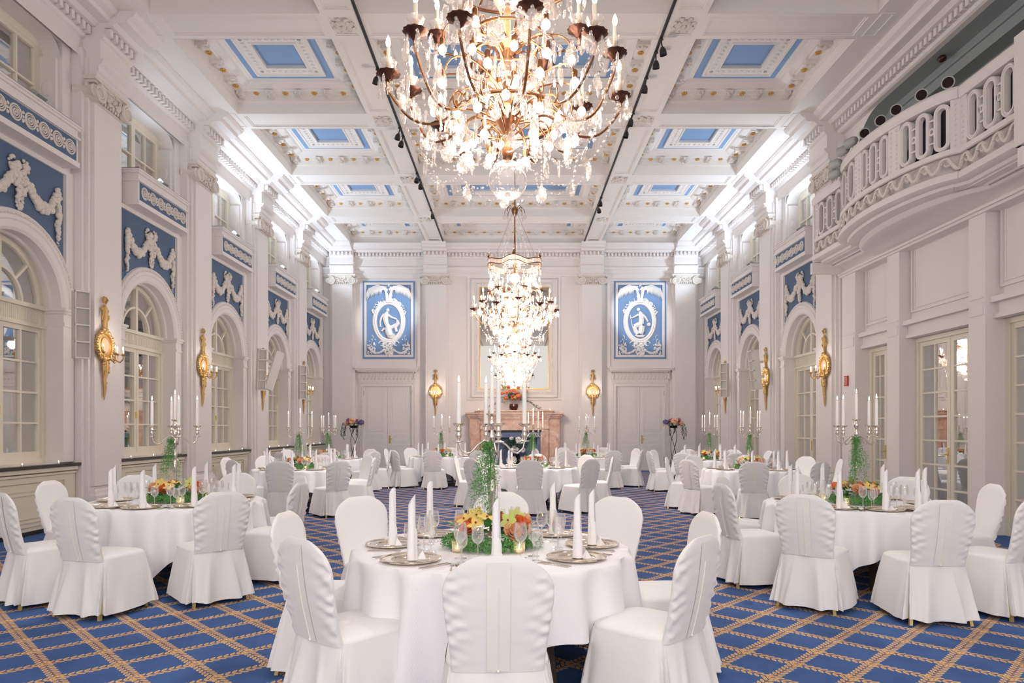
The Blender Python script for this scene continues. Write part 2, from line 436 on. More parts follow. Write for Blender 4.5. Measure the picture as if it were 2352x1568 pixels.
# prototypes in local coords: +x points into the room (distance out), y along wall, z up
def festoon():
    m = MB(); R = random.Random(3)
    def lump(y, z, r): m.ball((.03+R.uniform(0, .03), y+R.uniform(-.012, .012), z+R.uniform(-.012, .012)), r*R.uniform(.8, 1.2), 7, sq=(.8, 1, 1), jit=.12, rings=5)
    for s in (-1, 1):
        for i in range(26):                            # swag
            t = i/25; y = .16+t*.62; z = 4.93-.28*sin(pi*t*.9)+.07*t+(.12*(t-.75)*4 if t > .75 else 0)
            for k in range(3): lump(s*(y+R.uniform(-.02, .02)), z+R.uniform(-.045, .045), .036+.02*sin(pi*t))
        for i in range(24):                            # drop
            t = i/23; rr = .03+.018*sin(pi*min(1, t*1.3)) if t < .8 else .03*(1-t)*4+.008
            for k in range(2): lump(s*(.80+R.uniform(-.02, .02)), 5.02-t*.78, rr)
        for i in range(9):
            a = i/8*pi; lump(s*(.09+.09*sin(a)), 5.12+.08*cos(a)+.02, .025)
    for i in range(22):                                # central trophy with pointed tail
        t = i/21; wd = .17*(1-t)**.8+.015
        for k in range(5): lump(R.uniform(-wd, wd), 5.14-t*.60, .045*(1-t*.5))
    return m
def fret():
    m = MB()
    for i in range(6):
        y = -.69+i*.276
        for r, g in ((.10, .013), (.072, .008), (.040, .012)):
            m.tube([(.012, y+r*cos(a), 5.675+r*sin(a)) for a in [2*pi*j/18 for j in range(18)]], g, 5, closed=True)
        m.ball((.012, y, 5.675), .022, 6)
        if i < 5:
            for s in (-1, 1): m.ball((.01, y+.138, 5.675+s*.055), .028, 6, sq=(.5, 1, 1), jit=.2)
            m.ball((.01, y+.138, 5.675), .022, 6, sq=(.5, 1, 1))
    return m
def volute(m, y, z, r, d, s):
    """spiral scroll on the face"""
    pts = []
    for i in range(46):
        a = i/45*2.6*2*pi; rr = r*(1-i/45*.85)
        pts.append((d, y+s*rr*cos(a+pi/2), z+rr*sin(a+pi/2)))
    m.tube(pts, [r*.20*(1-i/60) for i in range(46)], 5)
    n = 20
    m.prism([(y+r*.92*cos(2*pi*i/n), z+r*.92*sin(2*pi*i/n)) for i in range(n)], lambda a, b, t: (t, a, b), 0, d-.005)
def capital():
    """Ionic capital with floral swag, for a pilaster .74 wide and .25 deep"""
    m = MB(); R = random.Random(5)
    hw = .37; d0 = .25
    m.box(0, d0+.09, -hw-.12, hw+.12, 6.96, 7.02); m.box(0, d0+.06, -hw-.09, hw+.09, 6.92, 6.96)
    m.box(0, d0+.03, -hw-.02, hw+.02, 6.72, 6.92)
    m.box(0, d0+.02, -hw-.01, hw+.01, 6.64, 6.66)
    for s in (-1, 1):
        volute(m, s*(hw+.0), 6.78, .14, d0+.10, s)
        for z in (6.84,):                              # side scroll seen along the wall
            m.tube([(.02+.02*i, s*(hw+.1), 6.78) for i in range(16)], [.10-.03*sin(pi*i/15) for i in range(16)], 10)
    for i in range(46):
        y = R.uniform(-.26, .26); z = 6.84+R.uniform(-.07, .06)-.05*cos(y*6)
        m.ball((d0+.05, y, z), R.uniform(.022, .042), 5, jit=.25, rings=4)
    for i in range(-2, 3): m.ball((d0+.06, i*.055, 6.955+.01*(2-abs(i))), .035, 6, jit=.2)
    for i in range(9): m.ball((d0+.03, -.28+i*.07, 6.70), .03, 5, sq=(.7, .8, 1))
    return m
def sash(m, y0, y1, z0, z1, nx, nz, t=.06, bar=.03, d=.05, x0=0.0):
    m.box(x0, x0+d, y0, y0+t, z0, z1); m.box(x0, x0+d, y1-t, y1, z0, z1)
    m.box(x0, x0+d, y0+t, y1-t, z0, z0+t*1.4); m.box(x0, x0+d, y0+t, y1-t, z1-t, z1)
    for i in range(1, nx): 
        y = y0+t+(y1-y0-2*t)*i/nx; m.box(x0+.01, x0+d-.005, y-bar/2, y+bar/2, z0+t, z1-t)
    for i in range(1, nz):
        z = z0+t+(z1-z0-2*t)*i/nz; m.box(x0+.012, x0+d-.003, y0+t, y1-t, z-bar/2, z+bar/2)

def side_map(side, plane):
    return lambda d, y, z: (side*(plane-d), y, z)
def mm_(m, fn):                                        # map a local-coords MB (x=distance out) into the room
    m.v = [fn(*p) for p in m.v]; return m

def side_wall(side, name, bays, pils):
    wall = tag(empty(name), kind='structure')
    FN = side_map(side, W); at = lambda y: (lambda d, yy, z: FN(d, yy+y, z))
    # -- main wall surface with openings
    m = MB(); y_hi = bays[0]+PITCH/2; ZL = 1.0 if side < 0 else .03
    for b in bays:
        ys = [b-PITCH/2, b-.95]+[b-RI*cos(a) for a in ANG]+[b+.95, b+PITCH/2]
        def segs(y, mid, b=b):
            r = abs(mid-b)
            out = []
            if r < RI: out += [(0, ZL), (RS+q(RI**2-(y-b)**2), 6.0)]
            else: out += [(0, 6.0)]
            if r < .95: out += [(7.36, 8.1)]
            else: out += [(6.0, 8.1)]
            return out
        column_wall(m, lambda y, z: FN(0, y, z), ys, segs)
        # reveals of arch and upper window
        R_ = .34
        for s in (-1, 1): m.add([FN(0, b+s*RI, ZL), FN(-R_, b+s*RI, ZL), FN(-R_, b+s*RI, RS), FN(0, b+s*RI, RS)], [(0, 1, 2, 3)])
        m.sweep([(0, 0), (-.12, 0), (-.14, -.03), (-.18, -.03), (-.2, 0), (-R_, 0)], lambda d, e, t: FN(d, b-(RI+e)*cos(t), RS+(RI+e)*sin(t)), ANG)
        m.add([FN(0, b-RI, ZL), FN(-R_, b-RI, ZL), FN(-R_, b+RI, ZL), FN(0, b+RI, ZL)], [(0, 1, 2, 3)])
        for s in (-1, 1):
            m.add([FN(0, b+s*.95, 6.0), FN(-.45, b+s*.95, 6.0), FN(-.45, b+s*.95, 7.36), FN(0, b+s*.95, 7.36)], [(0, 1, 2, 3)])
            # engaged strip with oval medallion and curved cove at the window jamb
            m.merge(mm_(MB().box(-.3, -.05, -.04, .04, 6.0, 7.1), at(b+s*.91)))
            mv = MB()
            mv.ball((-.18, 0, 6.62), .09, 8, sq=(1, .4, 1.35)); m.merge(mm_(mv, at(b+s*.87)))
            for k in range(6):
                a0, a1 = pi/2*k/6, pi/2*(k+1)/6
                P = [(b+s*(.95-.28+.28*cos(a)), 7.08+.28*sin(a)) for a in (a0, a1)]
                m.add([FN(-.02, *P[0]), FN(-.4, *P[0]), FN(-.4, *P[1]), FN(-.02, *P[1])], [(0, 1, 2, 3)])
        m.add([FN(0, b-.95, 7.36), FN(-.45, b-.95, 7.36), FN(-.45, b+.95, 7.36), FN(0, b+.95, 7.36)], [(0, 1, 2, 3)])
        m.add([FN(0, b-.95, 6.0), FN(-.45, b-.95, 6.0), FN(-.45, b+.95, 6.0), FN(0, b+.95, 6.0)], [(0, 1, 2, 3)])
        # archivolt, impost blocks and jamb piers
        m.sweep([(0, .30), (.05, .28), (.07, .25), (.055, .20), (.07, .15), (.05, .13), (.05, .04), (.02, .0), (0, 0)], lambda d, e, t: FN(d, b-(RI+e)*cos(t), RS+(RI+e)*sin(t)), ANG)
        for s in (-1, 1):
            y0, y1 = sorted((b+s*(RI-.0), b+s*(RI+.24)))
            mb = MB(); mb.box(0, .05, y0, y1, ZL, RS-.27); m.merge(mm_(mb, FN))
            for (e, z0, z1, d) in ((.0, RS-.27, RS-.22, .07), (0, RS-.22, RS-.08, .055), (.02, RS-.08, RS-.04, .08), (.04, RS-.04, RS, .10)):
                mb = MB(); ya, yb = sorted((b+s*(RI-e-.004), b+s*(RI+.24+e))); mb.box(-.34, d, ya, yb, z0, z1); m.merge(mm_(mb, FN))
        # raised frame round the blue field
        for s in (-1, 1):
            y0, y1 = sorted((b+s*.98, b+s*1.20)); m.merge(mm_(MB().box(0, .042, y0, y1, 3.5, 5.43), FN))
        m.merge(mm_(MB().box(0, .043, b-.98, b+.98, 5.36, 5.43), FN))
    m.build('wall_face', 'plaster', wall, smooth=25)
    bead = MB()
    for b in bays:
        for i in range(64):
            t = pi*(i+.5)/64; bead.ball(FN(.06, b-(RI+.225)*cos(t), RS+(RI+.225)*sin(t)), .022, 5, jit=.2, rings=4)
    bead.build('arch_beading', 'plaster_ornament', wall)
    # -- blue fields with festoons
    fe, fr = festoon(), fret()
    for b in bays:
        f = MB(); ys = [b-.95+1.9*i/40 for i in range(41)]
        column_wall(f, lambda y, z: FN(.012, y, z), ys, lambda y, mid: [(RS+q((RI+.28)**2-(y-b)**2), 5.36)])
        p = f.build('blue_field', 'wall_blue', wall, smooth=False)
        x = MB(); x.merge(fe); mm_(x, at(b)); tag(x.build('festoon', 'plaster_ornament', p, smooth=85), 'white plaster flower festoon')
        # balconette under the upper window
        bx = MB(); D = .28
        bx.box(0, D, -.88, .88, 5.46, 5.98); bx.box(0, D+.03, -.91, .91, 5.98, 6.02); bx.box(0, D+.05, -.93, .93, 6.02, 6.05)
        bx.box(0, D+.02, -.90, .90, 5.43, 5.47); bx.box(0, D+.035, -.90, .90, 5.84, 5.88)
        bx.box(D, D+.02, -.90, .90, 5.47, 5.51)
        o = mm_(bx, at(b)).build('balconette', 'plaster', wall, smooth=False)
        s_ = MB().box(D, D+.006, -.84, .84, 5.52, 5.83); mm_(s_, at(b)).build('fret_panel', 'wall_blue', o, smooth=False)
        t_ = MB(); t_.merge(fr); t_.v = [(a+D, y, z) for a, y, z in t_.v]; tag(mm_(t_, at(b)).build('ring_fret', 'plaster_ornament', o), 'white interlaced plaster rings')
        mm_(MB().box(0, D+.04, -.92, .92, 6.05, 6.062), at(b)).build('ledge_sheet', 'black_stone', o, smooth=False)
    # -- pilasters
    cp = capital()
    for y in pils:
        s = MB(); D = W-WP
        s.box(0, D-.10, -.53, .53, .0, 7.42); s.box(0, D-.05, -.45, .45, .0, 7.3)
        s.box(0, D, -.37, .37, .6, 6.7)
        for (e, z0, z1) in ((.10, .12, .36), (.085, .36, .40), (.055, .44, .47), (.02, .52, .56)):
            s.box(0, D+e, -.37-e, .37+e, z0, z1)
        n = 8
        for (zc, r, e) in ((.42, .035, .09), (.49, .03, .05)):
            s.box(0, D+e, -.37-e, .37+e, zc-r, zc+r)
        o = mm_(s, at(y)).build('pilaster', 'plaster', wall, smooth=False)
        k = MB(); k.merge(cp); tag(mm_(k, at(y)).build('capital', 'plaster_ornament', o), 'white scrolled capital')
        mm_(MB().box(0, D+.11, -.48, .48, 0, .12), at(y)).build('plinth', 'black_stone', o, smooth=False)
    # -- entablature
    e = MB(); D = .27
    runs = []
    ylist = sorted(pils); lo = bays[-1]-PITCH/2
    spans = []; cur = lo
    for y in ylist:
        spans += [(cur, y-.42, 0), (y-.42, y+.42, 1)]; cur = y+.42
    spans.append((cur, y_hi, 0))
    for a, b, pj in spans:
        if b-a < .05: continue
        prof = ENT if pj else ENTW
        f = (lambda d, z, t, pj=pj: FN(d+(D if pj else 0), t, z))
        e.sweep(prof, f, [a, b])
        if pj:
            for t in (a, b): e.add([f(d, z, t) for d, z in prof]+[FN(0, t, 8.05), FN(0, t, 6.98)], [tuple(range(len(prof)+2))])
    den = MB()
    for a, b, pj in spans:
        n = int((b-a)/.125)
        for i in range(n):
            y = a+(b-a)*(i+.5)/n; dd = (D if pj else 0)
            mm_t = MB().box(.16+dd, .245+dd, y-.035, y+.035, 7.67, 7.785); den.merge(mm_(mm_t, FN))
    e.build('entablature', 'plaster', wall, smooth=20); den.build('dentils', 'plaster', wall, smooth=False)
    return wall
wl = side_wall(-1, 'wall_left', BAYS[:5], PIL[:4])
# near part of the left wall and the whole shell beyond the openings
MB().box(-6.85, -6.7, YN, BAYS[4]-PITCH/2, 0, 8.1).build('near_stretch', 'plaster', wl)
MB().box(-8.2, -7.95, YN, YB, 0, 8.7).build('outer_shell', 'plaster', wl)
wr = side_wall(1, 'wall_right', BAYS[:3], PIL[:3])
MB().box(7.95, 8.2, 14.4, YB, 0, 8.7).build('outer_shell', 'plaster', wr)
ypr = PIL[2]                                         # 14.27 is the last regular pilaster
# ---- windows
def french(side, b, first_no, bright):
    fn = side_map(side, W+.30); P = lambda m: mm_(m, lambda d, y, z: fn(d, y+b, z))
    w_ = tag(empty('window_%d' % first_no), kind='structure')
    fr = MB(); ZL = 1.0 if side < 0 else .03
    fr.box(0, .09, -.90, -.84, ZL, 3.0); fr.box(0, .09, .84, .90, ZL, 3.0)
    fr.box(0, .085, -.84, .84, ZL, ZL+.07); fr.box(0, .07, -.9, .9, 3.04, RS-.05); fr.box(0, .12, -.9, .9, RS-.05, RS+.01); fr.box(0, .10, -.9, .9, 3.0, 3.04)
    for i in range(42): fr.box(.07, .078, -.82+i*.04, -.80+i*.04, 3.07, 3.25)
    for r0, r1 in ((.80, .90), (.43, .47)):
        fr.sweep([(0, r0), (.06, r0), (.06, r1), (0, r1)], lambda d, r, t: (d, -r*cos(t), RS+r*sin(t)), ANG)
    fr.box(0, .07, -.035, .035, RS, RS+.82)
    for s in (-1, 1):
        a = pi/4
        fr.prism([(.45, -.018), (.82, -.018), (.82, .018), (.45, .018)], lambda u, v, t: (t, s*(u*cos(a)-v*sin(a)), RS+u*sin(a)+v*cos(a)), 0, .05)
    P(fr).build('window_frame', 'window_cream', w_, smooth=25)
    for s in (-1, 1):
        m = MB(); y0, y1 = sorted((s*.005, s*.84)); sash(m, y0, y1, ZL+.07, 3.0, 2, 4 if side < 0 else 5, .07, .03, .06)
        so = P(m).build('casement', 'window_cream', w_, smooth=False)
    P(MB().box(.06, .075, -.04, .01, 1.7, 1.82) if side < 0 else MB().box(.06, .075, -.05, -.01, 1.0, 1.22)).build('handle', 'brass_leg', w_, smooth=False)
    g = MB(); g.box(.012, .018, -.84, .84, ZL+.07, 3.02)
    g.prism([(-.84*cos(t), RS+.84*sin(t)) for t in ANG], lambda a, c, t: (t, a, c), .012, .018)
    P(g).build('pane', 'pane', w_, smooth=False)
    P(MB().box(-.16, -.15, -1.0, 1.0, ZL-.03, 4.4)).build('blind', 'blind', w_, smooth=False)
    # upper window
    u = MB(); fu = side_map(side, W+.36); PU = lambda m: mm_(m, lambda d, y, z: fu(d, y+b, z))
    u.box(0, .07, -.95, -.84, 6.0, 7.36); u.box(0, .07, .84, .95, 6.0, 7.36); u.box(0, .068, -.84, .84, 7.24, 7.36)
    for s in (-1, 1):
        y0, y1 = sorted((s*.0, s*.84)); sash(u, y0, y1, 6.02, 7.24, 2, 2, .06, .03, .06)
    PU(u).build('upper_frame', 'window_cream', w_, smooth=False)
    PU(MB().box(.012, .018, -.84, .84, 6.04, 7.22)).build('pane', 'pane', w_, smooth=False)
    PU(MB().box(-.10, -.09, -1.0, 1.0, 6.0, 7.4)).build('blind', 'blind', w_, smooth=False)
n = 1
for b in BAYS[:5]: french(-1, b, n, b > 14); n += 1
for b in BAYS[:3]: french(1, b, n, True); n += 1
# ================================================================== back wall
wb = tag(empty('wall_back'), kind='structure')
BK = lambda d, x, z: (x, YB-d, z)
def bk(m): return mm_(m, BK)
m = MB(); m.box(-.3, 0, -7.2, 7.2, 0, 8.7)
for s in (-1, 1):                                    # door bays: jambs, architrave mould, shallow field above
    cx = s*4.54
    for e in (-1.08, 1.08): m.box(0, .05, cx+e-.06, cx+e+.06, 0, 3.55)
    for e in (-1.12, 1.12): m.box(0, .06, cx+e-.05, cx+e+.05, 3.7, 7.0)
    m.box(0, .055, cx-1.07, cx+1.07, 6.93, 7.02)
for x0, x1, z0, z1 in ((-1.68, 1.68, 2.55, 6.98), (-2.3, 2.3, 0, 0)):
    if z1:
        m.rect4(0, .04, x0, x1, z0, z1, .06)
for s in (-1, 1):
    for e in (2.33, 2.41, 3.2, 3.27, 5.70, 5.62): m.box(0, .03, s*e-.02, s*e+.02, .5, 7.0)
bk(m).build('wall_face', 'plaster', wb, smooth=False)
cp = capital()
for x in (-6.13, -2.79, 2.79, 6.13):
    s = MB(); D = .25
    s.box(0, D, -.36, .36, .4, 6.7); s.box(0, D-.1, -.45, .45, 0, 7.2)
    for (e, z0, z1) in ((.08, .12, .36), (.06, .36, .42), (.03, .42, .50), (.05, 0, .12)): s.box(0, D+e, -.36-e, .36+e, z0, z1)
    o = mm_(s, lambda d, y, z, x=x: BK(d, x+y, z)).build('pilaster', 'plaster', wb, smooth=False)
    k = MB(); k.merge(cp); tag(mm_(k, lambda d, y, z, x=x: BK(d, x+y, z)).build('capital', 'plaster_ornament', o), 'white scrolled capital')
e = MB(); den = MB()
sp = [(-6.9, -6.55, 0), (-6.55, -5.71, 1), (-5.71, -3.21, 0), (-3.21, -2.37, 1), (-2.37, 2.37, 0), (2.37, 3.21, 1), (3.21, 5.71, 0), (5.71, 6.55, 1), (6.55, 6.9, 0)]
for a, b, pj in sp:
    D = .25 if pj else 0
    e.sweep(ENT, lambda d, z, t: BK(d+D, t, z), [a, b])
    if pj:
        for t in (a, b): e.add([BK(d+D, t, z) for d, z in ENT]+[BK(0, t, 8.05), BK(0, t, 6.98)], [tuple(range(len(ENT)+2))])
    n = int((b-a)/.125)
    for i in range(n):
        x = a+(b-a)*(i+.5)/n; den.merge(bk(MB().box(.16+D, .245+D, x-.034, x+.034, 7.67, 7.785)))
e.build('entablature', 'plaster', wb, smooth=20); den.build('dentils', 'plaster', wb, smooth=False)
bs = MB()
for a, b in ((-6.85, -5.65), (-3.45, -1.75), (1.75, 3.45), (5.65, 6.85)): bs.box(0, .05, a, b, 0, .28); bs.box(0, .07, a, b, .28, .33)
tag(bk(bs).build('baseboard_back', 'plaster', smooth=False), kind='structure')

# ---- double doors with carved lintel and hood
def panel_frame(m, x0, x1, z0, z1, d, w=.03, h=.012):
    for g in (0, .055):
        a, b, c, e = x0+g, x1-g, z0+g, z1-g
        m.rect4(d, d+h, a, b, c, e, w*.6)
def back_door(cx, no):
    D = tag(empty('door_%d' % no), kind='structure'); P = lambda m: mm_(m, lambda d, x, z: BK(d, x+cx, z))
    f = MB()
    for s in (-1, 1):
        a, b = sorted((s*.87, s*1.02)); f.box(0, .10, a, b, 0, 3.04)
        a, b = sorted((s*.87, s*.91)); f.box(.1, .12, a, b, 0, 3.04)
    f.box(0, .10, -1.02, 1.02, 3.04, 3.2); f.box(.1, .12, -.91, .91, 3.04, 3.08)
    P(f).build('door_frame', 'plaster', D, smooth=False)
    o = MB(); R = random.Random(2)
    for s in (-1, 1):
        for i in range(46): o.ball((.10, s*.965, .15+i*.065), .026, 5, sq=(.6, 1, 1.2), jit=.2, rings=4)
    for i in range(30): o.ball((.10, -.95+i*.0655, 3.14), .026, 5, sq=(.6, 1.2, 1), jit=.2, rings=4)
    P(o).build('frame_beading', 'plaster_ornament', D)
    l = MB(); l.box(0, .12, -1.02, 1.02, 3.2, 3.56)
    P(l).build('lintel', 'plaster', D, smooth=False)
    r = MB()
    for i in range(15):
        x = -.93+i*.133; r.tube([(.125, x, 3.25), (.13, x-.03, 3.32), (.13, x, 3.38), (.13, x+.03, 3.42)], [.012, .02, .016, .008], 5)
        r.ball((.12, x+.066, 3.3), .03, 5, jit=.2, sq=(.4, 1, 1)); r.ball((.12, x, 3.44), .022, 5, sq=(.5, 1, 1)); r.ball((.12, x+.066, 3.39), .02, 5, sq=(.5, 1, 1))
    for i in range(40): r.box(.13, .16, -1.03+i*.053, -1.005+i*.053, 3.49, 3.55)
    P(r).build('carved_frieze', 'plaster_ornament', D, smooth=False)
    h = MB(); h.box(0, .2, -1.07, 1.07, 3.55, 3.60); h.box(0, .28, -1.12, 1.12, 3.60, 3.66); h.box(0, .32, -1.15, 1.15, 3.66, 3.70); h.box(0, .2, -1.12, 1.12, 3.70, 3.74)
    for s in (-1, 1): h.box(.02, .16, s*1.0-.04, s*1.0+.04, 3.3, 3.56)
    P(h).build('hood', 'door_white', D, smooth=False)
    for s in (-1, 1):
        lf = MB(); a, b = sorted((s*.003, s*.87)); lf.box(.01, .05, a, b, .01, 3.04)
        x0, x1 = a+.11, b-.11
        for z0, z1 in ((1.42, 2.92), (1.02, 1.32), (.22, .92)): panel_frame(lf, x0, x1, z0, z1, .05)
        leaf = P(lf).build('door_leaf', 'door_white', D, smooth=False)
        for z in (.35, 1.6, 2.7): P(MB().box(.05, .075, s*.865-.012, s*.865+.012, z, z+.17)).build('hinge', 'gold', leaf, smooth=False)
        if s > 0:
            hd = MB(); hd.box(.05, .062, .05, .10, .98, 1.27); hd.tube([(.06, .075, 1.15), (.10, .075, 1.15), (.105, .10, 1.15), (.10, .17, 1.145)], .010, 6)
            P(hd).build('door_handle', 'gold', leaf)
back_door(-4.54, 1); back_door(4.54, 2)

# ---- blue plaques with white plaster reliefs above the doors
def plaque(cx, fig, label):
    D = tag(empty('relief_plaque', (0, 0, 0)), label, 'relief', 'white plaster reliefs above the doors')
    P = lambda m: mm_(m, lambda d, x, z: BK(d, x+cx, z)); R = random.Random(9)
    x1, z0, z1 = .94, 4.03, 6.83; zc = 5.38
    P(MB().box(0, .03, -x1, x1, z0, z1)).build('blue_ground', 'plaque_blue', D, smooth=False)
    f = MB()
    f.rect4(.03, .06, -x1+.06, x1-.06, z0+.06, z1-.06, .08)
    P(f).build('white_border', 'plaster', D, smooth=False)
    ov = MB(); n = 48
    ov.sweep([(.03, 0), (.07, .01), (.085, .06), (.06, .09), (.08, .12), (.05, .16), (.03, .17)], lambda d, e, t: (d, (.43+e)*cos(t), zc+(.60+e)*sin(t)*(1.0 if sin(t) > 0 else 1.04)), [2*pi*i/n for i in range(n+1)])
    P(ov).build('oval_frame', 'relief_white', D)
    def lump(x, z, r, k=1): pm.ball((.05, x, z), r, 6, sq=(.7, 1, 1), jit=.2, rings=4)
    for s in (-1, 1):
        pm = MB(); pm.tube([(.07, s*.05, 6.05), (.08, s*.06, 6.3), (.08, s*.12, 6.5), (.08, s*.22, 6.58)], [.06, .055, .045, .03], 6)   # palm trunk
        for j in range(13):                             # drooping fronds
            u = j/12; tip = (.26+.56*u, 6.36-.24*u**2); top_ = (.20+.50*u, 6.63-.10*u**2)
            q_ = [(.12+(top_[0]-.12)*v*.9, 6.50+(top_[1]-6.50)*sin(v*pi/2)) for v in (0, .35, .7)]+[top_, ((top_[0]+tip[0])/2+.025, (top_[1]*.55+tip[1]*.45)), tip]
            pm.tube([(.065+.035*sin(pi*i/5), s*a, b) for i, (a, b) in enumerate(q_)], [.016, .026, .034, .042, .030, .005], 5)
        for j in range(4): pm.tube([(.07, s*.14, 6.58), (.09, s*(.4+.06*j), 6.68-.03*j), (.06, s*(.62+.05*j), 6.6-.04*j)], [.018, .03, .006], 5)
        for i in range(46):                             # foliage on the shoulders of the oval
            t = R.uniform(.30, 1.25); rr = R.uniform(.0, .13); lump(s*(.52+rr)*cos(t)*1.04, zc+(.72+rr)*sin(t), R.uniform(.02, .042))
        for i in range(40):                             # swag at the foot
            t = i/39; x = .16+.56*t; lump(s*x, 4.36-.13*sin(pi*t)+.14*max(0, t-.6), R.uniform(.028, .05))
        for i in range(44): lump(s*R.uniform(.50, .76), R.uniform(4.2, 4.62-.1*R.random()), R.uniform(.018, .038))
        pm.tube([(.05, s*.62, 4.5), (.05, s*.60, 4.66), (.05, s*.56, 4.8)], .008, 4)
        for p in ((.56, 4.82), (.50, 4.72), (.63, 4.72), (.69, 4.66), (.60, 4.86)): lump(s*p[0], p[1], .024)
        pm.tube([(.05, s*(.26+.10*cos(a)), 4.58+.08*sin(a)) for a in [i*.5 for i in range(11)]], .024, 5)
        P(pm).build('palm_ornament', 'relief_white', D, smooth=80)
    pm = MB()
    for i in range(90):
        a = R.uniform(-1, 1); z = R.uniform(4.12, 4.72); wd = .10+.13*(1-abs(z-4.55)/.45); lump(a*wd, z, R.uniform(.03, .05))
    for i in range(30): lump(R.uniform(-.14, .14), R.uniform(6.1, 6.75), R.uniform(.03, .05))
    P(pm).build('mask_ornament', 'relief_white', D, smooth=80)
    g = MB(); T = lambda pts, r: g.tube([(.055, x, z) for x, z in pts], r, 8)
    if fig == 0:       # figure leaning, one arm down, one arm out over drapery
        g.ball((.06, -.03, 5.78), .062, 10, sq=(.7, 1, 1.1)); T([(-.05, 5.72), (-.09, 5.62), (-.12, 5.45), (-.08, 5.28), (-.02, 5.18)], [.04, .09, .10, .085, .09])
        T([(-.16, 5.64), (-.26, 5.52), (-.31, 5.36), (-.30, 5.2)], [.045, .04, .033, .025]); T([(-.04, 5.62), (.10, 5.52), (.24, 5.47), (.30, 5.44)], [.045, .038, .03, .022])
        T([(-.06, 5.2), (.08, 5.14), (.2, 5.22), (.3, 5.3)], [.10, .085, .06, .04]); T([(-.04, 5.16), (.0, 5.0), (.05, 4.86)], [.11, .13, .12])
        T([(.3, 5.42), (.34, 5.3), (.24, 5.16), (.28, 5.0)], [.04, .07, .06, .05]); T([(-.04, 4.84), (.12, 4.82), (.2, 4.92)], [.05, .09, .1]); T([(-.04, 5.12), (-.18, 5.10), (-.26, 5.02)], [.06, .04, .03])
        T([(-.34, 5.2), (-.26, 5.18)], .02)
    else:              # figure seated in profile on a small base, holding a vessel
        g.ball((.06, -.06, 5.80), .06, 10, sq=(.7, 1, 1.1)); T([(-.02, 5.73), (.03, 5.62), (.05, 5.45), (.04, 5.28)], [.04, .085, .095, .10])
        T([(-.02, 5.64), (-.16, 5.56), (-.28, 5.50), (-.34, 5.52)], [.04, .035, .025, .02]); T([(.09, 5.62), (.2, 5.5), (.28, 5.36)], [.045, .04, .03])
        g.ball((.06, .31, 5.26), .075, 8, sq=(.7, 1, 1)); T([(.06, 5.26), (-.08, 5.24), (-.22, 5.20)], [.11, .10, .065]); T([(-.22, 5.2), (-.16, 5.04), (-.08, 4.92)], [.065, .07, .08])
        T([(.06, 5.2), (.05, 5.02), (.0, 4.92)], [.12, .11, .10]); T([(-.36, 5.6), (-.28, 5.2), (-.2, 4.96)], .014)
        g.box(.04, .10, -.18, .16, 4.84, 4.88); g.box(.04, .09, -.12, .12, 4.80, 4.84)
    P(g).build('relief_figure', 'relief_white', D)
plaque(-4.50, 0, 'tall blue plaque with white oval relief above the left door, figure leaning over drapery')
plaque(4.55, 1, 'tall blue plaque with white oval relief above the right door, seated figure in profile')

# ---- big framed mirror above the fireplace
mi = tag(empty('wall_mirror'), 'tall gilt-edged mirror in a wide white carved frame above the fireplace', 'mirror'); P = bk
fr = MB(); X0, X1, Z0, Z1 = -1.53, 1.57, 2.63, 6.9
prof = [(0, 0), (.06, 0), (.08, .04), (.05, .08), (.07, .14), (.07, .22), (.04, .26), (.05, .30)]
def rframe(m, prof, x0, x1, z0, z1, d0=0, mi=0):
    for (a, ea), (b, eb) in zip(prof, prof[1:]):
        A = [(d0+a, x0+ea, z0+ea), (d0+a, x1-ea, z0+ea), (d0+a, x1-ea, z1-ea), (d0+a, x0+ea, z1-ea)]
        B = [(d0+b, x0+eb, z0+eb), (d0+b, x1-eb, z0+eb), (d0+b, x1-eb, z1-eb), (d0+b, x0+eb, z1-eb)]
        m.add(A+B, [(i, (i+1) % 4, 4+(i+1) % 4, 4+i) for i in range(4)], mi)
rframe(fr, prof, X0, X1, Z0, Z1); P(fr).build('frame', 'plaster', mi, smooth=False)
r = MB()
for i in range(58):
    for x in (X0+.18, X1-.18): r.ball((.075, x, Z0+.2+i*(Z1-Z0-.4)/57), .035, 5, sq=(.6, 1, 1), jit=.25, rings=4)
for i in range(42):
    for z in (Z0+.18, Z1-.18): r.ball((.075, X0+.2+i*(X1-X0-.4)/41, z), .035, 5, sq=(.6, 1, 1), jit=.25, rings=4)
P(r).build('frame_carving', 'plaster_ornament', mi)
g = MB(); rframe(g, [(.04, 0), (.07, .01), (.07, .035), (.03, .04)], X0+.29, X1-.29, Z0+.29, Z1-.29); P(g).build('gilt_slip', 'gold_leaf', mi, smooth=False)
P(MB().box(.02, .035, X0+.3, X1-.3, Z0+.3, Z1-.3)).build('mirror_glass', 'mirror', mi, smooth=False)

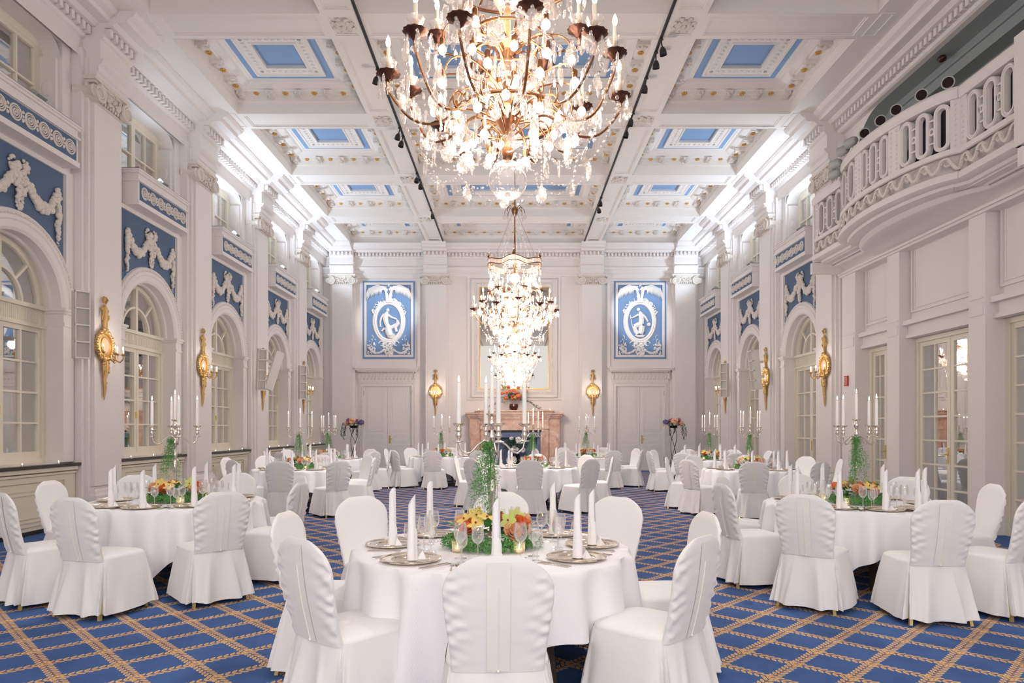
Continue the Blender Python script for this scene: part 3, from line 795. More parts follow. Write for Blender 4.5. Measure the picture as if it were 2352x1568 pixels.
# ---- marble fireplace
fp = tag(empty('fireplace', (0, YB, 0)), 'pink marble fireplace with stepped mantel and blue-grey hearth opening', 'fireplace')
P = lambda m: mm_(m, lambda d, x, z: (x+.03, -d, z))
f = MB()
for s in (-1, 1):
    a, b = sorted((s*1.20, s*1.60)); f.box(0, .38, a, b, 0, 1.88)
    f.prism([(0, 0), (.46, 0), (.46, .9), (.40, 1.1), (.40, 1.62), (0, 1.62)], lambda u, v, t: (u, t, v), a+.04, b-.04)
    a, b = sorted((s*.92, s*1.20)); f.box(0, .46, a, b, 0, 1.72); f.box(0, .50, a-.02, b+.02, 1.5, 1.6); f.box(0, .50, a-.02, b+.02, 0, .2)
f.box(0, .44, -1.2, 1.2, 1.46, 1.9)
for (e, z0, z1) in ((.48, 1.84, 1.90), (.52, 1.90, 1.97), (.56, 1.97, 2.03), (.60, 2.03, 2.12), (.66, 2.12, 2.17)): f.box(0, e, -1.22-(e-.48), 1.22+(e-.48), z0, z1)
for s in (-1, 1):
    for (e, z0, z1) in ((.03, 1.88, 1.94), (.08, 1.94, 2.02), (.14, 2.02, 2.08)):
        a, b = sorted((s*1.2, s*(1.60+e))); f.box(0, .40+e, a, b, z0, z1)
P(f).build('surround', 'marble', fp, smooth=False)
h = MB(); h.box(0, .10, -.92, .92, 0, 1.46); h.box(.1, .44, -.92, .92, 1.20, 1.46); h.box(.1, .4, -.92, -.80, 0, 1.2); h.box(.1, .4, .80, .92, 0, 1.2)
P(h).build('firebox', 'firebox', fp, smooth=False)
P(MB().box(.45, .47, -.95, .95, 1.40, 1.46)).build('iron_edge', 'iron', fp, smooth=False)

# ================================================================== right side: balcony bays
PR = side_map(1, W)
yb0, yb1 = 7.3, ypr                                    # 7.3 .. 14.27
m = MB()
OP = [(12.10, 13.23), (9.93, 11.72), (8.42, 9.58)]
yy = [YN, 8.42, 9.58, 9.93, 11.72, 12.10, 13.23, ypr]
for a, b in zip(yy, yy[1:]):
    if (a, b) in [(o[0], o[1]) for o in OP] or (a, b) in ((8.42, 9.58), (9.93, 11.72), (12.10, 13.23)): m.merge(mm_(MB().box(-.35, 0, a, b, 3.06, 4.9), PR))
    else: m.merge(mm_(MB().box(-.35, 0, a, b, 0, 4.9), PR))
for a, b in ((13.23, 13.75), (11.72, 12.10), (9.58, 9.93), (7.9, 8.42)):
    m.merge(mm_(MB().box(0, .20, a, b, 0, 4.78), PR)); m.merge(mm_(MB().box(.2, .215, a+.04, b-.04, 3.12, 3.30), PR)); m.merge(mm_(MB().box(.2, .215, a+.03, b-.03, 3.36, 3.38), PR))
for a, b in OP:
    m.merge(mm_(MB().box(0, .14, a, b, 3.28, 3.36), PR)); m.merge(mm_(MB().box(0, .09, a, b, 3.06, 3.12), PR)); m.merge(mm_(MB().box(0, .05, a, b, 3.12, 3.28), PR))
    t = MB(); z0, z1 = 3.44, 4.70
    for g, w_, h_ in ((.05, .04, .03), (.12, .025, .015)):
        A, B, c, d = a+g, b-g, z0+g, z1-g
        t.rect4(0, h_, A, B, c, d, w_)
    m.merge(mm_(t, PR))
# upper wall with rounded opening behind the balcony
ya, yb, zt, rc = 8.0, 13.6, 7.6, .85
ys = [YN, ya]+[ya+rc*(1-cos(pi/2*i/8)) for i in range(1, 9)]+[yb-rc*sin(pi/2*i/8) for i in range(8, 0, -1)][::-1][::-1]
ys = sorted(set([round(v, 4) for v in ys+[yb-rc*(1-cos(pi/2*i/8)) for i in range(0, 9)]+[yb, ypr]]))
def top(y):
    if y < ya+rc: return zt-rc+q(rc**2-(ya+rc-y)**2)
    if y > yb-rc: return zt-rc+q(rc**2-(y-yb+rc)**2)
    return zt
def segs(y, mid):
    if mid < ya or mid > yb: return [(4.9, 8.1)]
    return [(top(min(max(y, ya), yb)), 8.1)]
column_wall(m, lambda y, z: PR(0, y, z), ys, segs)
m.build('balcony_wall', 'plaster', wr, smooth=20)
nc = MB()
ins = [v for v in ys if ya <= v <= yb]
for (d0, d1) in ((0, .32), (.32, .34)):
    pass
line = [(ya, 4.9)]+[(v, top(v)) for v in ins]+[(yb, 4.9)]
for (a, b) in zip(line, line[1:]):
    nc.add([PR(0, *a), PR(0, *b), PR(-.32, *b), PR(-.32, *a)], [(0, 1, 2, 3)])
nc.sweep([(-.32, 0), (-.32, .10), (-.30, .10), (-.30, .15), (-.34, .15), (-.34, .32), (-.62, .32), (-.62, .42), (-.7, .42)], lambda d, e, t: PR(d, line[t][0]+(e if line[t][0] < 10.7 else -e), line[t][1]-(e if line[t][1] > 5 else 0)), list(range(len(line))))
nc.merge(mm_(MB().box(-1.3, 0, ya, yb, 4.8, 4.9), PR))
nc.build('niche', 'niche_grey', wr, smooth=20)
cu = MB(); n = 90
cu.sweep([(0, 4.8), (0, 7.6)], lambda d, z, t: PR(-.85+.05*sin(t*1.3)+.03*sin(t*2.9), ya-.2+(yb-ya+.4)*t/n, z), list(range(n+1)))
tag(cu.build('niche_curtain', 'curtain_dark'), 'dark purple pleated curtain behind the balcony balustrade', 'curtain')
e = MB(); D = .27
for a, b, pj in ((YN, ypr-.42, 0),):
    e.sweep([(0, 7.60)]+ENT[8:], lambda d, z, t: PR(d, t, z), [a, b])
den = MB(); k = int((ypr-.42-YN)/.125)
for i in range(k): den.merge(mm_(MB().box(.16, .245, YN+.125*i, YN+.125*i+.07, 7.67, 7.785), PR))
e.build('balcony_entablature', 'plaster', wr, smooth=20); den.build('dentils', 'plaster', wr, smooth=False)
MB().box(8.3, 8.4, YN, 14.4, 0, 8.7).build('outer_shell', 'plaster', wr)
# French doors below the balcony
def glazed(y0, y1, no, leaves):
    D = tag(empty('door_%d' % no), kind='structure'); P = lambda m: mm_(m, lambda d, y, z: side_map(1, W+.16)(d, y, z))
    f = MB(); f.box(0, .08, y0, y0+.07, 0, 2.98); f.box(0, .08, y1-.07, y1, 0, 2.98); f.box(0, .085, y0, y1, 2.98, 3.055); f.box(0, .075, y0+.07, y1-.07, 0, .03)
    P(f).build('door_frame', 'window_cream', D, smooth=False)
    w_ = (y1-y0-.14)/leaves
    for i in range(leaves):
        a = y0+.07+i*w_; l = MB(); sash(l, a+.005, a+w_-.005, .04, 2.98, 2, 7, .08, .028, .05); l.box(0, .05, a+.07, a+w_-.07, .1, .30)
        lo = P(l).build('door_leaf', 'window_cream', D, smooth=False)
        P(MB().box(.02, .026, a+.06, a+w_-.06, .1, 2.92)).build('pane', 'pane', lo, smooth=False)
        if i == leaves-1 and leaves > 1 or leaves == 1:
            h = MB(); ye = a+.05 if leaves > 1 else a+w_-.05; h.box(.05, .062, ye-.02, ye+.02, .95, 1.2); h.tube([(.06, ye, 1.09), (.10, ye, 1.09), (.10, ye+.10, 1.085)], .009, 6); P(h).build('door_handle', 'brass_leg', lo)
    P(MB().box(-.5, -.49, y0-.3, y1+.3, 0, 3.1)).build('blind', 'blind', D, smooth=False)
glazed(*OP[0], 3, 2); glazed(*OP[1], 4, 2); glazed(*OP[2], 5, 2)

# ---- the balcony itself
bal = tag(empty('balcony', (0, 0, 0)), 'white curved plaster balcony with pierced balustrade on the right wall', 'balcony')
def bx(y):                                            # balustrade line in plan
    t = (y-9.25)/(12.45-9.25)
    if 0 < t < 1: return 6.08-.44*(sin(pi*t))**.55
    return 6.08
NYB = 110; yl = [8.05+(13.75-8.05)*i/NYB for i in range(NYB+1)]
pts = [(bx(y), y) for y in yl]
cum = [0]
for a, b in zip(pts, pts[1:]): cum.append(cum[-1]+hypot(a[0]-b[0], a[1]-b[1]))
LEN = cum[-1]
def along(s):
    s = min(max(s, 0), LEN-1e-6); i = 0
    while cum[i+1] < s: i += 1
    t = (s-cum[i])/(cum[i+1]-cum[i]); a, b = pts[i], pts[i+1]
    p = (a[0]+(b[0]-a[0])*t, a[1]+(b[1]-a[1])*t); d = (b[0]-a[0], b[1]-a[1]); l = hypot(*d); return p, (-d[1]/l, d[0]/l)
def BP(d, s, z):
    p, nrm = along(s); return (p[0]+nrm[0]*d, p[1]+nrm[1]*d, z)
SS = [LEN*i/140 for i in range(141)]
def bsweep(m, prof): m.sweep(prof, lambda d, z, t: BP(d, t, z), SS); return m
rail = bsweep(MB(), [(-.10, 6.0), (.03, 6.0), (.05, 6.04), (.05, 6.12), (.03, 6.16), (-.12, 6.16), (-.12, 6.0), (-.1, 6.0)]); rail.build('top_rail', 'plaster', bal, smooth=25)
base = bsweep(MB(), [(-.10, 5.33), (.02, 5.33), (.02, 5.26), (-.005, 5.25)]); bsweep(base, [(-.01, 5.02), (.03, 5.0), (.05, 4.95), (.05, 4.90), (0, 4.88), (-.1, 4.88), (-.12, 4.84), (-.3, 4.82), (-.34, 4.78), (-.9, 4.72)])
bsweep(base, [(-.08, 5.0), (-.08, 5.33)])
base.build('base_moulding', 'plaster', bal, smooth=25)
sc = MB(); k = int(LEN/.30)                            # running wave scroll
for i in range(k):
    s0 = .15+i*(LEN-.2)/k
    path = []
    for j in range(16):
        a = j/15*2.0*pi; r = .085*(1-j/15*.75); path.append(BP(.015, s0+r*cos(a), 5.14+r*sin(a)))
    sc.tube(path, [.026*(1-j/24) for j in range(16)], 5)
    sc.tube([BP(.012, s0+.085+.20*t, 5.14-.10*sin(pi*min(1, t*1.15))+.03*t) for t in [j/12 for j in range(13)]], [.024+.008*sin(pi*j/12) for j in range(13)], 5)
sc.build('wave_scroll', 'plaster_ornament', bal)
def loop(m, s0, s1, z0, z1, w_, d0, d1, n=8):
    r = (s1-s0)/2; c = (s0+s1)/2; out = []; inn = []
    for (zc, a0) in ((z1-r, 0), (z0+r, pi)):
        for j in range(n+1):
            a = a0+pi*j/n; out.append((c+r*cos(a), zc+r*sin(a))); inn.append((c+(r-w_)*cos(a), zc+(r-w_)*sin(a)))
    N_ = len(out); vs = [BP(d, a, b) for d in (d0, d1) for pts_ in (out, inn) for a, b in pts_]
    fs = []
    for i in range(N_):
        j = (i+1) % N_
        fs += [(2*N_+i, 2*N_+j, 3*N_+j, 3*N_+i), (i, N_+i, N_+j, j), (i, j, 2*N_+j, 2*N_+i), (N_+i, 3*N_+i, 3*N_+j, N_+j)]
    m.add(vs, fs)
SECT = [(.05, 1.22), (1.45, 2.15), (2.30, 3.55), (3.70, 4.40), (LEN-1.24, LEN-.12)]
s_y = lambda y: cum[min(range(len(yl)), key=lambda i: abs(yl[i]-y))]
SECT = [(s_y(8.12), s_y(9.25)), (s_y(9.25), s_y(10.2)), (s_y(10.2), s_y(11.15)), (s_y(11.15), s_y(12.45)), (s_y(12.45), s_y(13.7))]
pm = MB()
for a, b in SECT:
    e_ = .12
    for s0, s1 in ((a, a+e_), (b-e_, b)):               # solid stiles with a carved drop
        n_ = 3
        for j in range(n_):
            u, v = s0+(s1-s0)*j/n_, s0+(s1-s0)*(j+1)/n_
            pm.add([BP(0, u, 5.3), BP(0, v, 5.3), BP(0, v, 6.02), BP(0, u, 6.02), BP(-.08, u, 5.3), BP(-.08, v, 5.3), BP(-.08, v, 6.02), BP(-.08, u, 6.02)], [(0, 1, 2, 3), (7, 6, 5, 4), (0, 3, 7, 4), (1, 5, 6, 2)])
        for j in range(9): pm.ball(BP(.005, (s0+s1)/2, 5.38+j*.07), .022, 5)
    L_ = b-a-2*e_; nl = 3 if L_ > .62 else 2 if L_ > .3 else 1; w0 = L_/(nl+ (nl-1)*.28); st = w0*1.28
    for j in range(nl):
        s0 = a+e_+j*st; loop(pm, s0, s0+w0, 5.34, 5.99, min(.055, w0*.24), -.08, .0); loop(pm, s0+.012, s0+w0-.012, 5.35, 5.98, .02, 0, .012)
        if j < nl-1:
            c_ = s0+w0*1.14; loop(pm, c_-.05, c_+.05, 5.61, 5.72, .028, -.08, .0, 6)
            for z in (5.5, 5.66, 5.82):
                pm.add([BP(0, c_-w0*.18, z-.012), BP(0, c_+w0*.18, z-.012), BP(0, c_+w0*.18, z+.012), BP(0, c_-w0*.18, z+.012)], [(0, 1, 2, 3)]) if z != 5.66 else None
pm.build('pierced_balustrade', 'plaster', bal, smooth=25)
u = MB()                                               # coved underside down to the wall
n = 60
def under(y):
    x = bx(y)+.06; P_ = [(x+.26, 4.80), (x+.30, 4.76)]
    for j in range(8):
        t = j/7; P_.append((x+.32+(6.85-x-.32)*sin(t*pi/2)*.98, 4.78-.05*t)) if 0 else P_.append((x+.32+(6.68-x-.32)*sin(t*pi/2), 4.75-.16*(1-cos(t*pi/2))))
    return P_
rows = [under(8.0+5.8*i/n) for i in range(n+1)]
vs = [(a, 8.0+5.8*i/n, b) for i, r_ in enumerate(rows) for a, b in r_]; R_ = len(rows[0])
u.add(vs, [(j*R_+i, j*R_+i+1, (j+1)*R_+i+1, (j+1)*R_+i) for j in range(n) for i in range(R_-1)])
u.box(6.62, 6.85, 7.9, 13.8, 4.56, 4.60); u.box(6.58, 6.85, 7.9, 13.8, 4.60, 4.64)
for y in (8.05, 13.7): u.box(6.0, 6.85, y-.04, y+.04, 4.62, 4.84)
u.build('soffit', 'plaster', bal, smooth=30)
MB().box(6.0, 7.0, 8.05, 8.12, 4.86, 6.1).merge(MB().box(6.05, 6.9, 13.68, 13.75, 4.86, 6.1)).merge(MB().box(5.98, 6.14, 7.95, 8.12, 4.86, 6.18)).merge(MB().box(6.25, 7.0, 8.1, 13.7, 4.82, 4.86)).build('end_panels', 'plaster', bal, smooth=False)
o = MB().ball((7.0, 11.1, 7.55), .07, 12, sq=(1, 1, .8)).build('ceiling_sensor', 'lens_dark'); tag(o, 'small dark dome on the grey soffit above the balcony', 'sensor')
# spotlights on the balcony rail
def can(loc, aim, label, grp):
    r = tag(empty('spotlight', loc), label, 'spotlight', grp)
    a = Vector(aim)-Vector(loc); Q = a.to_track_quat('Z', 'Y').to_matrix().to_4x4()
    b = MB(); b.lathe([(0, -.12), (.05, -.11), (.075, -.06), (.08, .04), (.085, .07), (.07, .07), (.068, .02), (0, .01)], seg=16); b.xf(Q); b.build('lamp_head', 'spot_grey', r)
    l = MB(); l.lathe([(0, .03), (.066, .03)], seg=16); l.xf(Q); l.build('lens', 'lens_dark', r)
    MB().tube([(0, 0, -.02), (.03, 0, -.09)], .014, 6).build('bracket', 'spot_grey', r)
names = ['balcony rail spotlight, nearest one at the right', 'balcony rail spotlight, second from the right', 'balcony rail spotlight in the middle of the curve', 'balcony rail spotlight, second from the left', 'balcony rail spotlight, farthest left of the five facing the camera']
for (y, t) in zip((9.35, 9.7, 10.15, 10.5, 10.95), names):
    can((bx(y)+.02, y, 6.27), (bx(y)-1.0, y-1.6, 5.4), 'small grey round '+t, 'spotlights on the balcony rail')
for (dx, y, dz, t) in ((.06, 11.4, .03, 'topmost'), (.02, 11.7, .01, 'second'), (-.05, 11.95, -.12, 'third'), (-.05, 12.05, -.26, 'lowest')):
    can((bx(y)+dx-.08, y, 6.28+dz), (bx(y)-2, y+5.0, 6.0), 'grey spotlight seen from behind at the far end of the balcony, %s of four' % t, 'rear-facing balcony spotlights')
# ================================================================== furniture prototypes
def sstep(a, b, x):
    t = min(1, max(0, (x-a)/(b-a))); return t*t*(3-2*t)
def make_chair():
    """faces +Y, origin on the floor below the seat centre"""
    root = empty('banquet_chair')
    R = random.Random(4)
    # backrest cover: closed rounded slab, wrinkled towards its side edges
    b = MB(); NZ, NU = 66, 60; z0, z1 = .45, .965
    rows = []
    for i in range(NZ+1):
        t = i/NZ; z = z0+(z1-z0)*t
        hw = .205+.035*sstep(0, .75, t)
        if t > .62: u_ = (t-.62)/.38; hw *= (1-u_**3.2*.62)
        if i == NZ: hw *= .93
        th = .055*(1-.45*t); th *= (1-.75*max(0, (t-.9)/.1)**2)
        yc = -.205-.10*t-.015*sin(pi*t)
        row = []
        for j in range(NU):
            a = 2*pi*j/NU; ca, sa = cos(a), sin(a)
            x = hw*(abs(ca)**.35)*(1 if ca >= 0 else -1)
            y = yc+th*.5*(abs(sa)**.6)*(1 if sa >= 0 else -1)-.03*(1-(x/.25)**2)*(.6)
            edge = abs(x)/.24
            if sa < 0:                                   # outer side gathers
                wv = sin(z*78+abs(x)*38+(1.7 if x > 0 else 0)+sin(z*29)*1.1)+.45*sin(z*128-abs(x)*55+1)
                y -= .0058*wv*sstep(.35, .95, edge)*sstep(0, .1, t)*(1-sstep(.75, .95, t))
            x += .0012*sin(z*90+(2 if x > 0 else 0))*sstep(.8, 1, edge)*(1-sstep(.7, .9, t))
            row.append((x, y, z))
        rows.append(row)
    vs = [p for r in rows for p in r]; fs = [(i*NU+j, i*NU+(j+1) % NU, (i+1)*NU+(j+1) % NU, (i+1)*NU+j) for i in range(NZ) for j in range(NU)]
    fs += [tuple(range(NU))[::-1], tuple(NZ*NU+j for j in range(NU))]
    b.add(vs, fs); bo = b.build('backrest_cover', 'chair_fabric', root, smooth=60)
    # centre band with seam down the outside of the back
    band = MB(); pr = []
    def by(z, x): 
        t = (z-z0)/(z1-z0); return -.205-.10*t-.015*sin(pi*t)-.03*.6*(1-(x/.25)**2)-.0275*(1-.45*t)*(abs(1-(abs(x)/.24)**2.9))**.3*1.0
    for i in range(21):
        z = .455+.485*i/20; pr.append([(x, by(z, x)-.0035, z) for x in (-.05, -.03, -.004, 0, .004, .03, .05)])
    vs = [p for r in pr for p in r]
    band.add(vs, [(i*7+j, i*7+j+1, (i+1)*7+j+1, (i+1)*7+j) for i in range(20) for j in range(6)])
    band.tube([(0, by(z, 0)-.005, z) for z in [.46+.38*i/16 for i in range(17)]], .0028, 5)
    band.ball((0, by(.46, 0)-.006, .458), .008, 6)
    tag(band.build('centre_band', 'chair_band', root, smooth=60), 'smoother white band with a seam down the back')
    # seat cushion cover
    s = MB(); NU = 48
    def per(a, k, e=.42): 
        ca, sa = cos(a), sin(a); hx, hy = .235*k, .235*k
        return hx*abs(ca)**e*(1 if ca >= 0 else -1), hy*abs(sa)**e*(1 if sa >= 0 else -1)
    prof = [(.0, .505), (.35, .504), (.7, .498), (.9, .488), (.98, .474), (1.0, .455), (.99, .44)]
    vs = []
    for k, z in prof:
        for j in range(NU):
            x, y = per(2*pi*j/NU, k); vs.append((x, y+.0, z))
    s.add(vs, [(i*NU+j, i*NU+(j+1) % NU, (i+1)*NU+(j+1) % NU, (i+1)*NU+j) for i in range(len(prof)-1) for j in range(NU)])
    s.build('seat_cover', 'chair_fabric', root, smooth=60)
    # skirt with inverted pleats at corners and back centre
    k = MB(); NU, NV = 160, 12; vs = []
    pleats = [pi*1.5, pi*1.5-.80, pi*1.5+.80, .72, pi-.72]
    for i in range(NV+1):
        t = i/NV
        for j in range(NU):
            a = 2*pi*j/NU; x, y = per(a, 1.0, .42); n = hypot(x, y); ex, ey = x/n, y/n
            fl = .0015+.066*t**.95
            fold = 0
            for pc_ in pleats:
                d = (a-pc_+pi) % (2*pi)-pi; w_ = .05+.10*t
                fold += (.030*t**.8)*(math.exp(-((abs(d)-w_)/(.05+.03*t))**2))-(.045*t**.7+.004)*math.exp(-(d/(.03+.03*t))**2)
            fold += .007*t*sin(a*7+1.3)+.005*t*sin(a*13+2.1*t)
            z = .462-(.462-.045)*t+(.008*sin(a*5) if i == NV else 0)
            vs.append((x+ex*(fl+fold), y+ey*(fl+fold)-(.02*t if ey < -.6 else 0), z))
    k.add(vs, [(i*NU+j, (i+1)*NU+j, (i+1)*NU+(j+1) % NU, i*NU+(j+1) % NU) for i in range(NV) for j in range(NU)])
    k.build('skirt', 'chair_fabric', root, smooth=60)
    for x, y in ((-.21, -.235), (.21, -.235), (-.20, .20), (.20, .20)):
        l = MB(); l.add([(x*.8+i, y*.8+j, .43) for i, j in ((-.013, -.013), (.013, -.013), (.013, .013), (-.013, .013))]+[(x*1.08+i, y*(1.12 if y < 0 else 1.02)+j, 0) for i, j in ((-.012, -.012), (.012, -.012), (.012, .012), (-.012, .012))],
                         [(0, 1, 2, 3), (7, 6, 5, 4), (0, 4, 5, 1), (1, 5, 6, 2), (2, 6, 7, 3), (3, 7, 4, 0)])
        tag(l.build('leg', 'brass_leg', root, smooth=False), 'pale gold metal leg')
    return root
TH = .76; TR = .84
def make_table():
    r = empty('round_table')
    MB().lathe([(0, TH-.03), (TR-.01, TH-.03), (TR, TH-.015), (TR-.005, TH-.006), (0, TH-.006)], seg=48).build('tabletop', 'wood_dark', r)
    for k in range(4):
        a = pi/4+k*pi/2; x, y = .52*cos(a), .52*sin(a)
        MB().add([(x*.8+i, y*.8+j, TH-.03) for i, j in ((-.03, -.03), (.03, -.03), (.03, .03), (-.03, .03))]+[(x+i, y+j, 0) for i, j in ((-.022, -.022), (.022, -.022), (.022, .022), (-.022, .022))],
                 [(0, 1, 2, 3), (7, 6, 5, 4), (0, 4, 5, 1), (1, 5, 6, 2), (2, 6, 7, 3), (3, 7, 4, 0)]).build('leg', 'wood_dark', r, smooth=False)
    return r
def make_cloth(rot, seed):
    """square damask cloth over a round top"""
    m = MB(); R = random.Random(seed); NA_, NR, NV = 240, 8, 16; vs = []; uv = []
    for i in range(NR+1):
        r = (TR+.004)*(i/NR)**.8
        for j in range(NA_):
            a = 2*pi*j/NA_; vs.append((r*cos(a), r*sin(a), TH)); uv.append((vs[-1][0], vs[-1][1]))
    half = 1.22; ph = [R.uniform(0, 6.28) for _ in range(4)]
    for i in range(1, NV+1):
        for j in range(NA_):
            a = 2*pi*j/NA_; ar = (a-rot) % (pi/2)-pi/4
            ext = min(half/cos(ar if abs(ar) < pi/4 else pi/4), 1.52)    # cloth edge distance in this direction
            ar2 = ((a-rot) % (pi/2)); ext = half/max(cos(ar2 if ar2 < pi/4 else pi/2-ar2), .7)
            ext = min(ext, 1.50); L_ = ext-TR; t = i/NV; s = L_*t
            am = (.014+.082*t**.75)*(.55+.65*((ext-half)/.28))
            n1 = sin(a*18+ph[0]+.6*sin(a*3+ph[1])); f = am*(n1*.7+.45*sin(a*29+ph[2])*.5)+.012*t
            if s < .03: z = TH-s*s/.06; r = TR+.004+s*.55
            else: r = TR+.022+f+.02*t; z = TH-.015-(s-.03)*.985
            vs.append((r*cos(a), r*sin(a), max(.03, z))); uv.append(((TR+s)*cos(a), (TR+s)*sin(a)))
    n = NR+NV
    m.add(vs, [(i*NA_+j, i*NA_+(j+1) % NA_, (i+1)*NA_+(j+1) % NA_, (i+1)*NA_+j) for i in range(n) for j in range(NA_)]); m.uv = uv
    return m.build('tablecloth', 'tablecloth', smooth=70)
def make_charger():
    m = MB(); m.lathe([(0, .003), (.098, .003), (.104, .005), (.109, .012), (.116, .0135), (.150, .0125), (.155, .014), (.159, .019), (.166, .0205), (.172, .018), (.172, .014), (.16, .008), (.10, .0), (0, 0)], seg=64)
    return m.build('charger_plate', 'charger_silver', smooth=28)
def make_napkin():
    m = MB(); NA_, prof = 24, [(.030, 0), (.029, .05), (.026, .12), (.023, .22), (.022, .30), (.021, .345)]
    vs = []
    for i, (r, z) in enumerate(prof):
        for j in range(NA_+4):
            a = 2*pi*j/NA_; rr = r-.0035*j/NA_; zz = z
            if i == len(prof)-1: zz = z-.030*(1-cos(a))/2+.012*cos(a)
            vs.append((rr*cos(a), rr*sin(a), zz))
    n = NA_+4
    m.add(vs, [(i*n+j, i*n+j+1, (i+1)*n+j+1, (i+1)*n+j) for i in range(len(prof)-1) for j in range(n-1)])
    # wrapped outer fold rising in a spiral
    vs = []
    for j in range(19):
        a = -1.2+j/18*4.6; h = .17*(1-j/18)**1.3+.02
        r = .033; vs += [(r*cos(a), r*sin(a), 0), (r*.93*cos(a), r*.93*sin(a), h)]
    m.add(vs, [(2*j, 2*j+2, 2*j+3, 2*j+1) for j in range(18)])
    m.add([(.028, 0, .001), (.075, -.028, .004), (.085, .02, .003), (.06, -.005, .05), (.03, .012, .07)], [(0, 1, 3, 4), (1, 2, 3), (0, 4, 3, 2)])
    return m.build('rolled_napkin', 'napkin', smooth=50)
def make_glass():
    m = MB(); pr = [(.034, .0), (.033, .003), (.012, .006), (.0045, .012), (.004, .03), (.004, .075), (.006, .085), (.018, .092), (.030, .106), (.036, .125), (.036, .145), (.032, .170), (.029, .190)]
    m.lathe(pr, seg=20, cap=False)
    return m.build('wine_glass', 'wine_glass', smooth=60)
def make_knife():
    m = MB(); m.prism([(-.10, -.006), (-.02, -.0045), (.0, -.003), (.10, -.008), (.105, .004), (0, .004), (-.02, .0045), (-.10, .006)], lambda a, b, t: (b, a, t), .001, .004)
    return m.build('table_knife', 'silver', smooth=False)
def make_fork():
    m = MB(); m.prism([(-.10, -.007), (-.02, -.003), (.03, -.003), (.045, -.011), (.06, -.012), (.06, .012), (.045, .011), (.03, .003), (-.02, .003), (-.10, .007)], lambda a, b, t: (b, a, t), .001, .004)
    for i in range(4): m.box(-.012+i*.0066, -.0095+i*.0066, .06, .10, .0015, .004)
    return m.build('table_fork', 'silver', smooth=False)
def make_candelabrum():
    r = empty('candelabrum')
    MB().lathe([(.085, 0), (.085, .01), (.06, .02), (.03, .035), (.015, .05), (.012, .08), (.02, .10), (.016, .16), (.024, .34), (.030, .42), (.014, .44), (.022, .46), (.024, .48), (.012, .50), (.014, .55), (.02, .57), (.030, .60), (.02, .63), (.012, .65), (.02, .675), (.024, .70), (.012, .72), (.011, .74), (.022, .76), (.026, .78), (.014, .80), (.012, .815), (.034, .828), (.038, .836), (.02, .836), (.013, .832)], seg=20).build('stem', 'silver', r, smooth=50)
    for k in range(4):
        a = k*pi/2; c, s = cos(a), sin(a)
        t = MB(); P_ = [(.012, .655), (.05, .665), (.09, .64), (.13, .595), (.165, .585), (.20, .615), (.21, .655)]
        t.tube([(x*c, x*s, z) for x, z in P_], [.007, .008, .006, .006, .006, .005, .005], 8)
        arm = t.build('arm', 'silver', r, smooth=60)
        cu = MB(); cu.lathe([(.004, .655), (.034, .660), (.034, .664), (.006, .666), (.008, .675), (.018, .69), (.021, .70), (.014, .715), (.015, .725), (.02, .73), (.016, .745), (.015, .752), (.036, .765), (.040, .774), (.02, .772), (.013, .770)], c=(.21*c, .21*s, 0), seg=16, rip=.0)
        cu.build('candle_cup', 'silver', arm, smooth=50)
    return r
def make_candle(h, rad):
    m = MB(); m.lathe([(rad*.9, 0), (rad, .01), (rad, h*.5), (rad*.85, h-.005), (rad*.7, h), (0, h)], seg=14)
    c = m.build('taper_candle', 'candle_wax')
    MB().tube([(0, 0, h), (0, 0, h+.012)], .0012, 4).build('wick', 'iron', c, smooth=False)
    MB().lathe([(0, h+.004), (.0055, h+.014), (.006, h+.02), (.004, h+.032), (0, h+.05)], seg=8).build('flame', 'flame', c)
    return c
def make_votive():
    r = empty('tealight_glass')
    MB().lathe([(0, .002), (.032, .002), (.034, .01), (.036, .07), (.034, .07), (.032, .012), (0, .008)], seg=20).build('glass_cup', 'votive_glass', r)
    MB().lathe([(0, .009), (.019, .009), (.019, .025), (0, .024)], seg=14).build('wax', 'candle_wax', r)
    MB().lathe([(0, .026), (.005, .034), (.003, .048), (0, .058)], seg=6).build('flame', 'flame', r)
    return r
def fern_quads(m, p, d, R, l=.022, wd=.004):
    d = Vector(d).normalized(); a = d.orthogonal().normalized(); b = d.cross(a)
    p = Vector(p)
    t = R.uniform(0, 6.28); e = (a*cos(t)+b*sin(t))*.8+d*.5; e.normalize(); f = e.cross(d).normalized()*wd
    m.add([p, p+e*l*.5+f, p+e*l, p+e*l*.5-f], [(0, 1, 2, 3)])
def make_fern(seed, length, n=1500):
    """asparagus fern trailing down beside the stem; origin where it is tied"""
    m = MB(); R = random.Random(seed)
    for s in range(13):
        a = R.uniform(0, 6.28); L_ = length*R.uniform(.45, 1); sp = R.uniform(.015, .10)
        pts = [Vector((sp*(1-(1-t)**2)*cos(a)-.02*t, sp*(1-(1-t)**2)*sin(a), .03*sin(pi*min(1, t*3))-L_*t**1.1)) for t in [i/14 for i in range(15)]]
        m.tube(pts, .0012, 3)
        for i in range(n//13):
            t = R.random()*14; k = min(13, int(t)); p = pts[k].lerp(pts[k+1], t-k); d = pts[k+1]-pts[k]
            q_ = Vector((R.uniform(-1, 1), R.uniform(-1, 1), R.uniform(-.6, .6)))*.025
            fern_quads(m, p+q_, d+q_*20, R, R.uniform(.014, .028), .0022)
    return tag(m.build('fern_garland', 'fern_green', smooth=False), kind=None)
